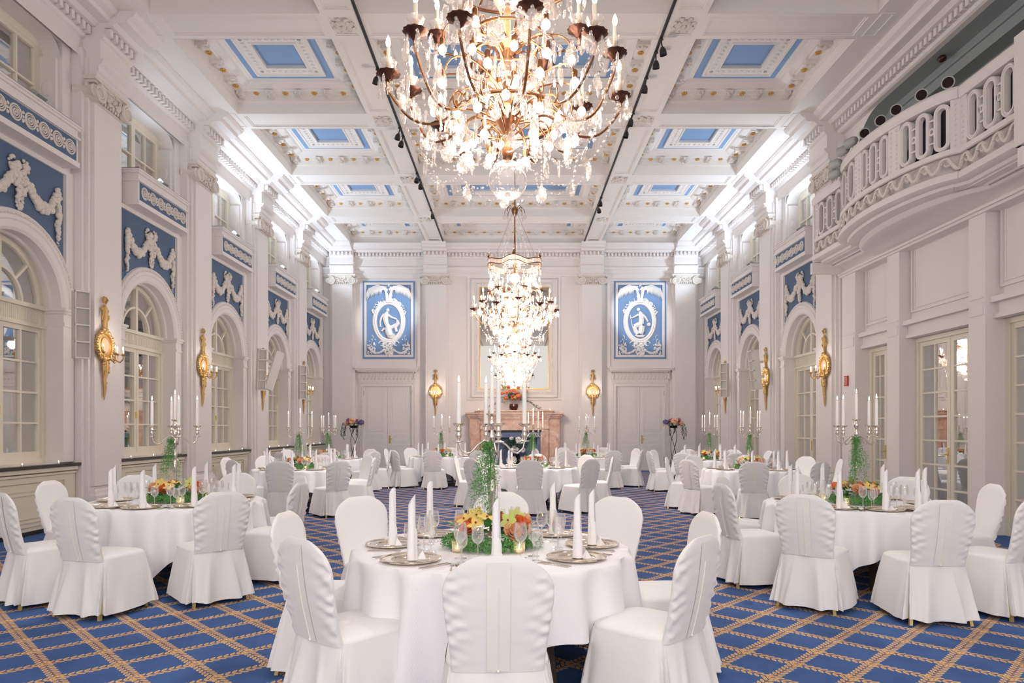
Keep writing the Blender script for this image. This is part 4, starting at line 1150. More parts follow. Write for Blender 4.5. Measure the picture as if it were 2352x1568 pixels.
def rose(m, c, r, R, up=(0, 0, 1)):
    Q = Vector(up).normalized().to_track_quat('Z', 'Y').to_matrix()
    c = Vector(c)
    for ring, (n, rr, tilt) in enumerate(((3, .25, .1), (4, .5, .35), (5, .75, .7), (6, 1.0, 1.0))):
        for j in range(n):
            a = 2*pi*j/n+ring*.7; vs = []
            for i in range(4):
                for k in range(4):
                    u = (k/3-.5)*2*pi/n*1.25; v = i/3
                    q_ = r*rr*(.35+.65*sin(v*pi/2)); z = r*(.75*v*(1.15-tilt*.55)-.2*ring*.3)+r*.1*(1-abs(k-1.5)/1.5)
                    vs.append(c+Q @ Vector((q_*cos(a+u), q_*sin(a+u), z)))
            m.add(vs, [(i*4+k, i*4+k+1, (i+1)*4+k+1, (i+1)*4+k) for i in range(3) for k in range(3)])
def orchid(m, h, c, r, R):
    Q = Vector((R.uniform(-.6, .6), R.uniform(-1, .2), .6)).normalized().to_track_quat('Z', 'Y').to_matrix(); c = Vector(c)
    for j in range(5):
        a = 2*pi*j/5; vs = []
        for i, (d, w_) in enumerate(((0, .1), (.35, .58), (.7, .66), (1, .34), (1.15, .03))):
            for s in (-1, 0, 1): vs.append(c+Q @ Vector((r*(d*cos(a)-s*w_*sin(a)*.6), r*(d*sin(a)+s*w_*cos(a)*.6), r*(.12*d-.1*abs(s)*w_))))
        m.add(vs, [(i*3+k, i*3+k+1, (i+1)*3+k+1, (i+1)*3+k) for i in range(4) for k in range(2)])
    h.ball(c+Q @ Vector((0, 0, r*.15)), r*.13, 6)
def leaf(m, p, d, l, w_, R):
    p = Vector(p); d = Vector(d).normalized(); sd = d.cross(Vector((0, 0, 1))); sd = sd.normalized() if sd.length > .01 else Vector((1, 0, 0))
    n = sd.cross(d); m.add([p, p+d*l*.3+sd*w_*.8, p+d*l*.65+sd*w_*.8-n*l*.05, p+d*l-n*l*.15, p+d*l*.65-sd*w_*.8-n*l*.05, p+d*l*.3-sd*w_*.8, p+d*l*.5+n*l*.04], [(0, 1, 6), (1, 2, 6), (2, 3, 6), (3, 4, 6), (4, 5, 6), (5, 0, 6)])
def make_centrepiece():
    r = empty('flower_centrepiece'); R = random.Random(21)
    f = MB()
    for i in range(2600):                              # ring of feathery fern on the cloth
        a = R.uniform(0, 6.28); rr = .15+.09*R.random(); z = .01+.055*R.random()*(1-abs(rr-.19)/.12)
        fern_quads(f, (rr*cos(a), rr*sin(a)*.9, z), (cos(a), sin(a), R.uniform(.2, 1)), R, .024, .003)
    f.build('fern_ring', 'fern_green', r, smooth=False)
    lf = MB()
    for i in range(90):
        a = R.uniform(0, 6.28); rr = R.uniform(.05, .17); leaf(lf, (rr*cos(a), rr*sin(a), R.uniform(.03, .11)), (cos(a+R.uniform(-1, 1)), sin(a+R.uniform(-1, 1)), R.uniform(-.2, .9)), R.uniform(.05, .09), R.uniform(.014, .024), R)
    lf.build('leaves', 'leaf_green', r, smooth=False)
    for (x, y) in ((.13, -.05), (-.12, .04), (.0, .13), (-.02, -.13)):
        g = MB(); g.box(x-.04, x+.04, y-.04, y+.04, .004, .085); g.build('glass_cube', 'wine_glass', r, smooth=False)
    for (x, y, z, k) in ((.14, -.06, .115, 0), (.15, .05, .12, 1), (-.14, .03, .115, 1), (-.10, -.08, .105, 0), (.02, .14, .12, 0), (.10, -.12, .09, 1)):
        o = MB(); rose(o, (x, y, z-.005), .052, R, (x, y-.05, .15)); o.build('rose', ('rose_orange', 'rose_peach')[k], r, smooth=80)
    for (x, y, z, k) in ((-.07, -.12, .13, 0), (-.02, -.11, .155, 0), (.08, -.10, .14, 1), (.12, -.01, .15, 1), (-.13, -.05, .14, 0), (.02, .10, .15, 1), (-.08, .10, .14, 0)):
        o, h = MB(), MB(); orchid(o, h, (x, y, z), .042, R); oo = o.build('orchid', ('orchid_yellow', 'orchid_green')[k], r, smooth=80); h.build('orchid_lip', 'orchid_heart', oo)
    return r

# ================================================================== tables
NAMES = ['front centre table', 'front left table', 'front right table', 'second-row left table', 'far left corner table', 'far table left of the fireplace',
         'middle table before the fireplace', 'far table right of the fireplace', 'second-row right table', 'far right corner table']
TPOS = [(-.137, 4.27), (-3.476, 6.97), (3.43, 6.8), (-4.0, 12.72), (-4.63, 17.0), (-1.94, 18.3), (.38, 13.2), (1.97, 18.3), (4.39, 12.6), (4.79, 16.6)]
CH = [  # backrest top positions (x, y)
 [(-.064, 2.87), (.94, 3.40), (1.24, 4.36), (.818, 5.36), (-.11, 5.80), (-1.22, 5.40), (-1.47, 4.38), (-1.045, 3.33)],
 [(-3.47, 5.33), (-2.48, 5.80), (-2.14, 6.81), (-2.44, 7.80), (-3.38, 8.33), (-4.41, 7.94), (-4.80, 7.03), (-4.30, 5.72)],
 [(3.26, 5.14), (4.10, 5.35), (4.66, 6.6), (4.40, 7.59), (3.35, 8.05), (2.34, 7.65), (2.03, 6.62), (2.38, 5.57)],
 [(-3.9, 11.3), (-2.96, 11.55), (-2.62, 12.75), (-2.95, 13.75), (-4.0, 14.15), (-5.0, 13.7), (-5.42, 12.8), (-4.85, 11.7)],
]
def ring(c, R_, off=0): return [(c[0]+R_*sin(a), c[1]-R_*cos(a)) for a in [off+k*pi/4 for k in range(8)]]
for i, o in ((4, .25), (5, -.05), (6, -.07), (7, .35), (8, -.3), (9, .1)): CH.append(ring(TPOS[i], 1.52, o))
DIRN = ['nearest', 'near right', 'right', 'far right', 'far', 'far left', 'left', 'near left']
U = {k: {} for k in 'chair table charger napkin glass knife fork candel centre votive'.split()}
PROTO = dict(chair=make_chair(), table=make_table(), charger=make_charger(), napkin=make_napkin(), glass=make_glass(), knife=make_knife(), fork=make_fork(), candel=make_candelabrum(), centre=make_centrepiece(), votive=make_votive())
candle_p = make_candle(.262, .0142); candle_used = {}
cloths = [make_cloth(.5, 1), make_cloth(.15, 2)]; cu_ = [0, 0]
fern_p = [make_fern(3, .50, 2300), make_fern(5, .44, 1600)]; fu_ = [0, 0]
def facing(px, py, tx, ty): return atan2(-(tx-px), ty-py)
for ti, (tx, ty) in enumerate(TPOS):
    nm = NAMES[ti]; near = ti < 3
    R = random.Random(50+ti)
    t = place(PROTO['table'], U['table'], (tx, ty, 0), .3*ti); tag(t, 'dark wooden round table under white cloth, '+nm, 'table', 'round dining tables')
    k = 0 if near else 1
    c = cloths[k] if not cu_[k] else copy_tree(cloths[k]); cu_[k] += 1
    c.location = (tx, ty, 0); c.rotation_euler[2] = (.0, .35, -.5, .2, .9, 1.4, .6, 2.0, 1.1, .1)[ti]
    tag(c, 'white dotted damask tablecloth on the '+nm, 'tablecloth', 'white round tablecloths')
    for ci, (px, py) in enumerate(CH[ti]):
        rz = facing(px, py, tx, ty)+R.uniform(-.06, .06); 
        if ti == 1 and ci == 0: rz -= .25
        f = Vector((-sin(rz), cos(rz)))
        o = place(PROTO['chair'], U['chair'], (px+f.x*.31, py+f.y*.31, 0), rz)
        tag(o, 'white covered banquet chair, %s seat at the %s' % (DIRN[ci], nm), 'chair', 'white covered chairs around the tables')
        # place setting
        ang = atan2(py-ty, px-tx); d = Vector((cos(ang), sin(ang))); s = Vector((-d.y, d.x))
        cx, cy = tx+d.x*.635, ty+d.y*.635
        pl = place(PROTO['charger'], U['charger'], (cx, cy, TH+.001)); tag(pl, 'round silver charger plate, %s place of the %s' % (DIRN[ci], nm), 'plate', 'silver charger plates')
        na = place(PROTO['napkin'], U['napkin'], (cx+s.x*.01, cy+s.y*.01, TH+.008), R.uniform(-1.2, .6), (1, 1, R.uniform(.97, 1.05))); tag(na, 'tall rolled white napkin, %s place of the %s' % (DIRN[ci], nm), 'napkin', 'rolled white napkins')
        for gi, (a_, b_, sc, w_) in enumerate(((.40, .155, 1.08, 'tall'), (.47, .245, .92, 'small'), (.34, .235, 1.0, 'middle-sized'))):
            g = place(PROTO['glass'], U['glass'], (tx+d.x*a_-s.x*b_*-1, ty+d.y*a_+s.y*b_, TH+.001), R.random(), sc)
            tag(g, '%s clear wine glass, %s place of the %s' % (w_, DIRN[ci], nm), 'glass', 'empty wine glasses')
        if near:
            for (kind, off, lbl) in (('knife', .20, 'knife'), ('knife', .225, 'inner'), ('fork', -.20, 'fork'), ('fork', -.228, 'outer')):
                o = place(PROTO[kind], U[kind], (cx+s.x*off, cy+s.y*off, TH+.001), atan2(d.y, d.x)+pi/2)
                tag(o, '%s silver %s beside the charger, %s place of the %s' % (dict(knife='outer', inner='inner', fork='inner', outer='outer')[lbl], kind, DIRN[ci], nm), kind, 'silver cutlery')
    ce = place(PROTO['centre'], U['centre'], (tx, ty, TH+.001), .0 if ti == 0 else .7*ti, 1.3); tag(ce, 'ring of roses, orchids and fern on the '+nm, 'flowers', 'table flower rings')
    rot = (.22, .62, .52, .3, .9, .15, .45, 0.05, .3, .7)[ti]
    ca = place(PROTO['candel'], U['candel'], (tx, ty, TH+.002), rot); tag(ca, 'silver five-cup candelabrum on the '+nm, 'candelabrum', 'silver candelabra')
    for j in range(5):
        if j == 4: p = (tx, ty, TH+.832)
        else: p = (tx+.21*cos(rot+j*pi/2), ty+.21*sin(rot+j*pi/2), TH+.770)
        h = R.uniform(.97, 1.03)
        o = candle_p if not candle_used.get('u') else copy_tree(candle_p); candle_used['u'] = 1
        o.location = p; o.scale = (1, 1, h)
        wh = 'central' if j == 4 else {0: 'right', 1: 'rear', 2: 'left', 3: 'front'}[j]
        tag(o, 'lit white taper, %s cup of the candelabrum, %s' % (wh, nm), 'candle', 'lit white taper candles')
    k = 0 if ti in (0, 2) else 1
    o = fern_p[k] if not fu_[k] else copy_tree(fern_p[k]); fu_[k] += 1
    o.location = (tx-.02, ty-.03, TH+.64-(0 if k == 0 else .02)); o.rotation_euler[2] = ti*.9
    tag(o, 'green fern trailing from the candelabrum of the '+nm, 'greenery', 'trailing ferns')
    for j, (dx, dy) in enumerate(((.17, -.23), (-.20, -.20), (-.25, .14), (.24, .17))):
        o = place(PROTO['votive'], U['votive'], (tx+dx, ty+dy, TH+.001)); tag(o, 'lit tealight glass, %s of the flowers, %s' % (('near right', 'near left', 'far left', 'far right')[j], nm), 'candle holder', 'tealight glasses')

# ================================================================== radiator cabinets under the left windows
def cabinet(b, no):
    r = empty('radiator_cabinet', (-W, b, 0)); P = lambda m: mm_(m, lambda d, y, z: (d, y, z))
    m = MB(); m.box(0, .04, -1.17, 1.17, .06, .90); 
    m.box(0, .12, -1.14, 1.14, .88, .94); m.box(0, .10, -1.14, 1.14, .83, .86)
    for a, b_ in ((-1.14, -.90), (.90, 1.14)): m.box(.04, .07, a, b_, .06, .83)
    m.box(.04, .07, -.9, .9, .74, .83)
    P(m).build('body', 'cabinet_cream', r, smooth=False)
    P(MB().box(-.3, .15, -1.17, 1.17, .94, .985)).build('stone_top', 'black_stone', r, smooth=False)
    d = MB(); d.box(.04, .06, -.86, .86, .12, .70); panel_frame(d, -.80, .80, .18, .64, .06); do = P(d).build('front_panel', 'cabinet_cream', r, smooth=False)
    for s in (-1, 1): P(MB().box(.06, .068, s*.82-.012, s*.82+.012, .655, .68)).build('catch', 'black_stone', do, smooth=False)
    P(MB().box(0, .05, -1.17, 1.17, 0, .06)).build('plinth', 'black_stone', r, smooth=False)
    tag(r, 'cream panelled radiator cabinet with black top below the %s left window' % no, 'cabinet', 'radiator cabinets')
ORD = ['nearest', 'second nearest', 'middle', 'second farthest', 'farthest'][::-1]
tl = MB(); 
def make_tea():
    r = empty('tealight'); MB().lathe([(0, 0), (.019, 0), (.02, .016), (0, .014)], seg=12).build('cup', 'silver', r)
    MB().lathe([(0, .016), (.006, .024), (.0035, .038), (0, .048)], seg=6).build('flame', 'flame', r); return r
tea = make_tea(); tu = {}
for k, b in enumerate(BAYS[:5]):
    cabinet(b, ORD[k])
    for j, dy in enumerate((-.75, 0, .75)):
        o = place(tea, tu, (-W+.08, b+dy, .985)); tag(o, 'small lit tealight on the radiator cabinet, %s end of the %s window' % (('near', 'middle', 'far')[j], ORD[k]), 'tealight', 'tealights on the cabinets')
for x, l in ((-1.24, 'left'), (1.28, 'right')):
    o = place(tea, tu, (x, YB-.45, 2.17)); tag(o, 'small lit tealight on the %s end of the fireplace mantel' % l, 'tealight', 'tealights on the mantel')
# ================================================================== gilded wall sconces
def make_sconce():
    """back at x=0, projecting +x, z from the oval's centre"""
    r = empty('wall_sconce'); R = random.Random(8)
    b = MB(); n = 28
    b.prism([(.225*cos(2*pi*i/n)*(1+.05*cos(6*pi*i/7)), .235*sin(2*pi*i/n)) for i in range(n)], lambda a, c, t: (t, a, c), 0, .03)
    b.tube([(.035, .18*cos(2*pi*i/n), .19*sin(2*pi*i/n)) for i in range(n)], .016, 6, closed=True); b.tube([(.035, .105*cos(2*pi*i/n), .13*sin(2*pi*i/n)) for i in range(n)], .009, 6, closed=True)
    for i in range(34):
        a = 2*pi*i/34; b.ball((.03, .215*cos(a), .23*sin(a)), R.uniform(.026, .040), 6, jit=.25)
    for i in range(16): b.ball((.04, R.uniform(-.06, .06), .23+R.uniform(-.03, .04)), R.uniform(.02, .035), 6, jit=.25)
    bo = b.build('backplate', 'gold', r, smooth=60)
    tag(MB().prism([(.10*cos(2*pi*i/n), .12*sin(2*pi*i/n)) for i in range(n)], lambda a, c, t: (t, a, c), .028, .038).build('woven_oval', 'sconce_oval', bo), 'pale woven oval')
    t = MB()
    t.tube([(.02, 0, .25), (.025, -.012, .36), (.03, .008, .46), (.03, -.006, .58), (.03, 0, .66)], [.022, .03, .038, .03, .02], 8); t.tube([(.045, .02, .26), (.05, .016, .40), (.05, .012, .6)], .014, 6)
    for s in (-1, 1):
        t.tube([(.03, s*.02, .68), (.04, s*.06, .74), (.03, s*.03, .77), (.03, 0, .72)], .018, 6)
        t.tube([(.03, s*.02, .62), (.04, s*.065, .56), (.03, s*.05, .50), (.04, s*.085, .44), (.03, s*.075, .40)], [.012, .018, .016, .018, .008], 6)
        t.ball((.03, s*.075, .58 if s < 0 else .47), .028, 7, jit=.2)
    t.build('ribbon_bow', 'gold', r, smooth=60)
    d = MB()
    d.tube([(.02, 0, -.2), (.04, 0, -.30), (.035, .01, -.45), (.03, -.012, -.55), (.025, .008, -.68), (.02, 0, -.80), (.015, 0, -.88)], [.05, .05, .038, .03, .026, .018, .004], 8)
    for i in range(30): d.ball((.05, R.uniform(-.06, .06), R.uniform(-.42, -.22)), R.uniform(.018, .03), 6, jit=.25)
    for s in (-1, 1): d.tube([(.03, s*.05, -.25), (.05, s*.065, -.38), (.03, s*.045, -.5)], [.012, .02, .006], 6)
    d.ball((.04, .02, -.60), .022, 6, jit=.2)
    d.build('tassel_drop', 'gold', r, smooth=60)
    for k, (y, x, z) in enumerate(((-.19, .12, -.12), (-.11, .26, -.14), (0, .32, -.15), (.11, .26, -.14), (.19, .12, -.12))):
        a = MB(); a.tube([(.04, 0, -.24), (x*.5+.02, y*.35, -.22), (x*.85, y*.75, -.27), (x, y, -.22), (x, y, z-.02)], [.010, .009, .008, .008, .008], 6)
        a.tube([(x*.5, y*.4, -.23), (x*.6, y*.6, -.17), (x*.45, y*.55, -.18)], .006, 5)
        ar = a.build('arm', 'gold', r, smooth=60)
        MB().lathe([(0, z-.03), (.012, z-.02), (.036, z-.005), (.038, z), (.014, z), (.016, z+.02), (0, z+.02)], c=(x, y, 0), seg=14).build('drip_pan', 'gold', ar)
        MB().lathe([(.011, z+.01), (.011, z+.085), (0, z+.085)], c=(x, y, 0), seg=10).build('candle_tube', 'cream_tube', ar)
        MB().lathe([(0, z+.083), (.008, z+.09), (.010, z+.102), (.006, z+.118), (0, z+.13)], c=(x, y, 0), seg=8).build('bulb', 'small_bulb', ar)
    return r
sc_p = make_sconce(); su = {}
def sconce(x, y, z, rz, label, power):
    o = place(sc_p, su, (x, y, z), rz, 1.0); tag(o, label, 'sconce', 'gilded wall sconces')
    v = Matrix.Rotation(rz, 3, 'Z') @ Vector((.34, 0, 0)); lamp('sconce_glow', 'POINT', (x+v.x, y+v.y, z+.02), power, WARM, .08)
for y, l in zip((10.9, 14.35, 17.8, 21.25), ('nearest', 'second', 'third, behind two tilted speakers', 'farthest')):
    sconce(-WP+.01, y, 2.84, 0, 'gilded candle sconce on the left wall, %s from the camera' % l if 'third' not in l else 'gilded candle sconce on the left wall, third from the camera behind a tilted speaker', 3)
for y, l in zip((14.35, 17.7, 21.1), ('nearest', 'middle', 'farthest')):
    sconce(WP-.01, y, 2.84, pi, 'gilded candle sconce on the right wall, %s of its three' % l, 3)
for x, l in ((-2.79, 'left'), (2.82, 'right')): sconce(x, YB-.25, 2.84, -pi/2, 'gilded candle sconce on the back wall, %s of the fireplace' % l, 3)

# ================================================================== line-array speakers
def make_speaker():
    r = empty('wall_speaker')
    m = MB(); m.box(0, .16, -.10, .10, -.5, .5); m.box(.16, .20, -.10, -.085, -.5, .5); m.box(.16, .20, .085, .10, -.5, .5)
    for z in (-.5, -.26, -.01, .24, .49): m.box(.16, .20, -.1, .1, z-.012, z+.012)
    m.build('housing', 'speaker_white', r, smooth=False)
    for z in (-.38, -.135, .115, .365):
        MB().box(.158, .172, -.085, .085, z-.105, z+.105).build('grille', 'speaker_grille', r, smooth=False)
    MB().box(-.14, 0, -.02, .02, -.22, -.16).merge(MB().box(-.14, 0, -.02, .02, .16, .22)).build('bracket', 'speaker_white', r, smooth=False)
    return r
sp_p = make_speaker(); spu = {}
for (x, y, z, rz, ry, l) in ((-6.56, 10.25, 3.06, -.75, 0, 'white slotted column speaker on the left wall beside the nearest arch'),
                             (-6.25, 16.75, 2.98, -1.0, .16, 'white column speaker on the left wall, tilted forward, left one of the pair'),
                             (-6.15, 17.15, 3.0, .55, .30, 'white column speaker on the left wall, tilted sharply, right one of the pair'),
                             (-6.4, 20.45, 2.9, -.95, 0, 'white column speaker on the left wall beside the farthest sconce'),
                             (6.35, 20.35, 2.95, pi+.95, 0, 'white column speaker on the right wall beside the farthest sconce'),
                             (6.2, 17.2, 3.0, pi+.2, .12, 'white column speaker on the right wall, tilted, by the middle sconce')):
    o = place(sp_p, spu, (x, y, z), rz); o.rotation_euler = (0, ry, rz); tag(o, l, 'speaker', 'column speakers on the walls')

# ================================================================== ceiling tracks and spotlights
for x, l in ((-2.46, 'left'), (2.46, 'right')):
    o = MB().box(x-.02, x+.02, YN, 23.9, 8.012, 8.05).build('ceiling_track', 'spot_black', smooth=False); tag(o, 'thin black lighting track running along the %s ceiling beam' % l, 'track', 'ceiling lighting tracks')
def make_spot():
    r = empty('track_spotlight'); MB().tube([(0, 0, 0), (0, 0, -.14)], .012, 6).build('stem', 'spot_black', r)
    MB().lathe([(0, 0), (.04, 0), (.04, -.02), (0, -.02)], seg=10).build('adapter', 'spot_black', r)
    MB().lathe([(0, -.12), (.03, -.13), (.055, -.18), (.062, -.26), (.055, -.26), (.05, -.22), (0, -.20)], seg=14).build('lamp_head', 'spot_black', r); return r
tsp = make_spot(); tsu = {}
LS = [(-2.46, 12.3), (-2.46, 14.7), (-2.46, 15.1), (-2.46, 17.3), (-2.46, 17.75), (-2.46, 20.2)]
RSp = [(2.46, 11.35), (2.46, 11.75), (2.46, 12.6), (2.46, 14.0), (2.46, 14.6), (2.46, 19.1), (2.46, 19.7)]
OD = ['first', 'second', 'third', 'fourth', 'fifth', 'sixth', 'seventh']
for lst, l in ((LS, 'left'), (RSp, 'right')):
    for i, (x, y) in enumerate(lst):
        o = place(tsp, tsu, (x, y, 8.012), i*.7); o.rotation_euler = (.15, .2*(1 if x < 0 else -1), i*.7) ; tag(o, 'small black spotlight on the %s ceiling track, %s from the camera' % (l, OD[i]), 'spotlight', 'spotlights on the ceiling tracks')
# ================================================================== floodlights on the window ledges
def make_flood():
    r = empty('floodlight'); m = MB()
    m.prism([(-.09, 0), (.09, 0), (.06, .10), (-.06, .10)], lambda a, b, t: (a, t, b), -.10, .10); m.xf(Matrix.Rotation(-.5, 4, 'Y')); m.build('housing', 'spot_grey', r, smooth=False)
    MB().box(-.02, .02, -.11, -.10, -.08, .06).merge(MB().box(-.02, .02, .10, .11, -.08, .06)).build('bracket', 'spot_grey', r, smooth=False); return r
fl = make_flood(); flu = {}
for k, b in enumerate(BAYS[:5]):
    o = place(fl, flu, (-W+.12, b+.25, 6.15), 0); tag(o, 'small grey floodlight on the ledge of the %s left upper window' % ORD[k], 'floodlight', 'ledge floodlights')
for k, b in enumerate(BAYS[:3]):
    o = place(fl, flu, (W-.12, b-.25, 6.15), pi); tag(o, 'small grey floodlight on the ledge of the %s right upper window' % ('farthest', 'middle', 'nearest')[k], 'floodlight', 'ledge floodlights')
# ================================================================== flowers on stands, mantel and hearth
def bouquet(parent, c, rad, flowers, nleaf, R, trail=0, side=-1):
    lf = MB()
    for i in range(nleaf):
        a = R.uniform(0, 6.28); e = R.uniform(-.3, 1.4); rr = rad*R.uniform(.5, 1); p = (c[0]+rr*cos(a)*cos(e), c[1]+rr*sin(a)*cos(e), c[2]+rr*.6*sin(e))
        leaf(lf, p, (cos(a), sin(a), R.uniform(-.5, .8)), R.uniform(.06, .11), R.uniform(.012, .022), R)
    for s in range(trail):
        x0 = c[0]+side*R.uniform(.6, 1.3)*rad; y0 = c[1]+R.uniform(-.4, .4)*rad; L_ = R.uniform(.5, 1.0)*(.75 if s < 3 else .45)
        if s >= 3: x0 = c[0]-side*R.uniform(.1, .6)*rad
        for i in range(60):
            t = i/59; leaf(lf, (x0+side*.08*sin(t*2)+R.uniform(-.02, .02), y0+R.uniform(-.02, .02), c[2]+.05-L_*t), (R.uniform(-1, 1), R.uniform(-1, 1), -.5), .055, .012, R)
    lf.build('foliage', 'leaf_dark', parent, smooth=False)
    for (dx, dy, dz, r, mt) in flowers:
        m = MB()
        for i in range(26):
            v = Vector((R.gauss(0, 1), R.gauss(0, 1), R.gauss(0, 1))).normalized()*r*.7; m.ball((c[0]+dx+v.x, c[1]+dy+v.y, c[2]+dz+v.z*.7), r*.38, 5, jit=.2, rings=4)
        m.build('bloom', mt, parent, smooth=60)
def flower_stand(x, y, side, label):
    r = tag(empty('flower_stand', (x, y, 0)), label, 'flower stand', 'spiral iron flower stands'); R = random.Random(6)
    s = MB(); H = 1.54
    for k in range(3):
        s.tube([(.11*cos(2*pi*k/3+t*5.2)*(1+.25*cos(t*pi*2)), .11*sin(2*pi*k/3+t*5.2)*(1+.25*cos(t*pi*2)), H*t) for t in [i/40 for i in range(41)]], .0095, 6)
    s.tube([(.15*cos(i*pi/8), .15*sin(i*pi/8), H) for i in range(16)], .008, 5, closed=True); s.tube([(.15*cos(i*pi/8), .15*sin(i*pi/8), .01) for i in range(16)], .008, 5, closed=True)
    s.build('spiral_stand', 'iron', r)
    MB().lathe([(0, H), (.12, H+.01), (.15, H+.08), (0, H+.06)], seg=16).build('bowl', 'iron', r)
    bouquet(r, (0, 0, H+.14), .27, [(-side*.22, -.10, .02, .11, 'rose_peach'), (0.0, -.20, .10, .13, 'rose_peach'), (side*.28, -.08, .06, .11, 'hydrangea_purple'), (-side*.16, -.12, .14, .07, 'flower_mauve'), (side*.12, -.1, .13, .06, 'flower_mauve')], 320, R, 5, -side)
    return r
flower_stand(-5.55, 23.55, 1, 'spiral black iron stand with peach and mauve flowers left of the left door')
flower_stand(5.50, 23.4, -1, 'spiral black iron stand with peach and purple flowers right of the right door')
r = tag(empty('mantel_bouquet', (0, YB-.36, 2.17)), 'dark brown bowl of orange flowers and greenery on the mantel', 'flowers'); R = random.Random(12)
MB().lathe([(.10, 0), (.13, .05), (.17, .13), (.15, .22), (.13, .22), (.15, .13), (.10, .03), (0, .02)], seg=20).build('bowl', 'vase_brown', r)
bouquet(r, (0, 0, .42), .34, [(R.uniform(-.42, .42), R.uniform(-.28, -.1), R.uniform(-.02, .42), R.uniform(.06, .09), R.choice(['rose_orange', 'rose_orange', 'rose_orange', 'orchid_green'])) for _ in range(26)], 420, R)
g = MB()
for s in (-1, 1):
    g.tube([(s*.3, 0, .25), (s*.55, -.05, .32), (s*.75, -.05, .12), (s*(.95 if s > 0 else .6), -.05, .03)], .008, 5)
    for i in range(60):
        t = i/59; leaf(g, (s*(.35+.6*t)+R.uniform(-.03, .03), -.05, .34-.28*t**1.5+R.uniform(-.03, .03)), (R.uniform(-1, 1), -.5, R.uniform(-1, 1)), .06, .015, R)
g.build('trailing_leaves', 'leaf_dark', r, smooth=False)
r = tag(empty('hearth_bouquet', (.05, YB-.75, 0)), 'tall white and green bouquet standing on the floor before the fireplace opening', 'flowers')
MB().lathe([(.12, 0), (.14, .3), (.17, .62), (.15, .62), (.1, .05), (0, .04)], seg=18).build('vase', 'iron', r)
bouquet(r, (0, 0, .88), .5, [(R.uniform(-.15, .35), R.uniform(-.3, -.15), R.uniform(-.25, .3), R.uniform(.07, .10), 'flower_white') for _ in range(14)], 900, R)
# small red call-point signs
o = tag(empty('fire_alarm_sign', (6.62, 13.55, 0)), 'small red sign with a white hose symbol on the right wall', 'sign')
MB().box(0, .02, -.07, .07, 2.36, 2.56).build('plate', 'sign_red', o, smooth=False)
MB().box(-.003, 0, -.045, -.038, 2.39, 2.53).merge(MB().box(-.003, 0, .038, .045, 2.39, 2.53)).merge(MB().box(-.003, 0, -.045, .045, 2.525, 2.532)).merge(MB().box(-.003, 0, -.045, .045, 2.388, 2.395)).merge(MB().tube([(-.002, -.02, 2.41), (-.002, .02, 2.45), (-.002, -.015, 2.48), (-.002, .02, 2.51)], .004, 4)).build('hose_symbol', 'sign_white', o, smooth=False)
o = MB().box(-6.62, -6.60, 23.55, 23.63, 1.55, 1.67).build('alarm_button', 'sign_red', smooth=False); tag(o, 'tiny red alarm button on the left wall near the back corner', 'alarm button')
# ================================================================== crystal chandeliers
def bead_strand(pts, r=.011):
    m = MB(); P_ = [Vector(p) for p in pts]; L_ = 0; out = []
    tot = sum((b-a).length for a, b in zip(P_, P_[1:])); n = max(3, int(tot/(r*3.3))); step = tot/n; k = 0; acc = 0
    for i in range(n):
        d = step*(i+.5)
        while k < len(P_)-2 and acc+(P_[k+1]-P_[k]).length < d: acc += (P_[k+1]-P_[k]).length; k += 1
        sg = (P_[k+1]-P_[k]); p = P_[k]+sg*((d-acc)/max(sg.length, 1e-6)); q_ = sg.normalized()
        Q = q_.to_track_quat('Z', 'Y').to_matrix().to_4x4(); b = MB(); b.ball((0, 0, 0), r if i % 2 else r*.6, 6, sq=(1, .7, 1.45 if i % 2 else 1), rings=4); b.xf(Matrix.Translation(p) @ Q); m.merge(b)
    return m
def pendant_mb(h=.13, w_=.045, t=.009):
    """scalloped leaf-shaped crystal drop hanging from the origin"""
    m = MB(); N_ = 26; out = []
    for j in range(N_):
        a = 2*pi*j/N_; s = (1+.06*(1 if j % 2 else -1)); z = -h*.55+h*.48*cos(a)*s; x = w_*sin(a)*(1-.25*cos(a))*s; out.append((x, z))
    vs = [(x, t*.25, z) for x, z in out]+[(x*.62, t, -h*.55+(z+h*.55)*.66) for x, z in out]+[(x, -t*.25, z) for x, z in out]+[(x*.62, -t, -h*.55+(z+h*.55)*.66) for x, z in out]
    f = [(j, (j+1) % N_, N_+(j+1) % N_, N_+j) for j in range(N_)]+[tuple(N_+j for j in range(N_))]
    f += [(2*N_+(j+1) % N_, 2*N_+j, 3*N_+j, 3*N_+(j+1) % N_) for j in range(N_)]+[tuple(3*N_+j for j in range(N_))[::-1]]
    f += [((j+1) % N_, j, 2*N_+j, 2*N_+(j+1) % N_) for j in range(N_)]
    m.add(vs, f); m.ball((0, 0, -.004), .011, 6, rings=4); return m
def spear_mb(h=.13):
    m = MB(); m.lathe([(0, 0), (.008, -.015), (.012, -h*.6), (.006, -h*.9), (0, -h)], seg=6); return m
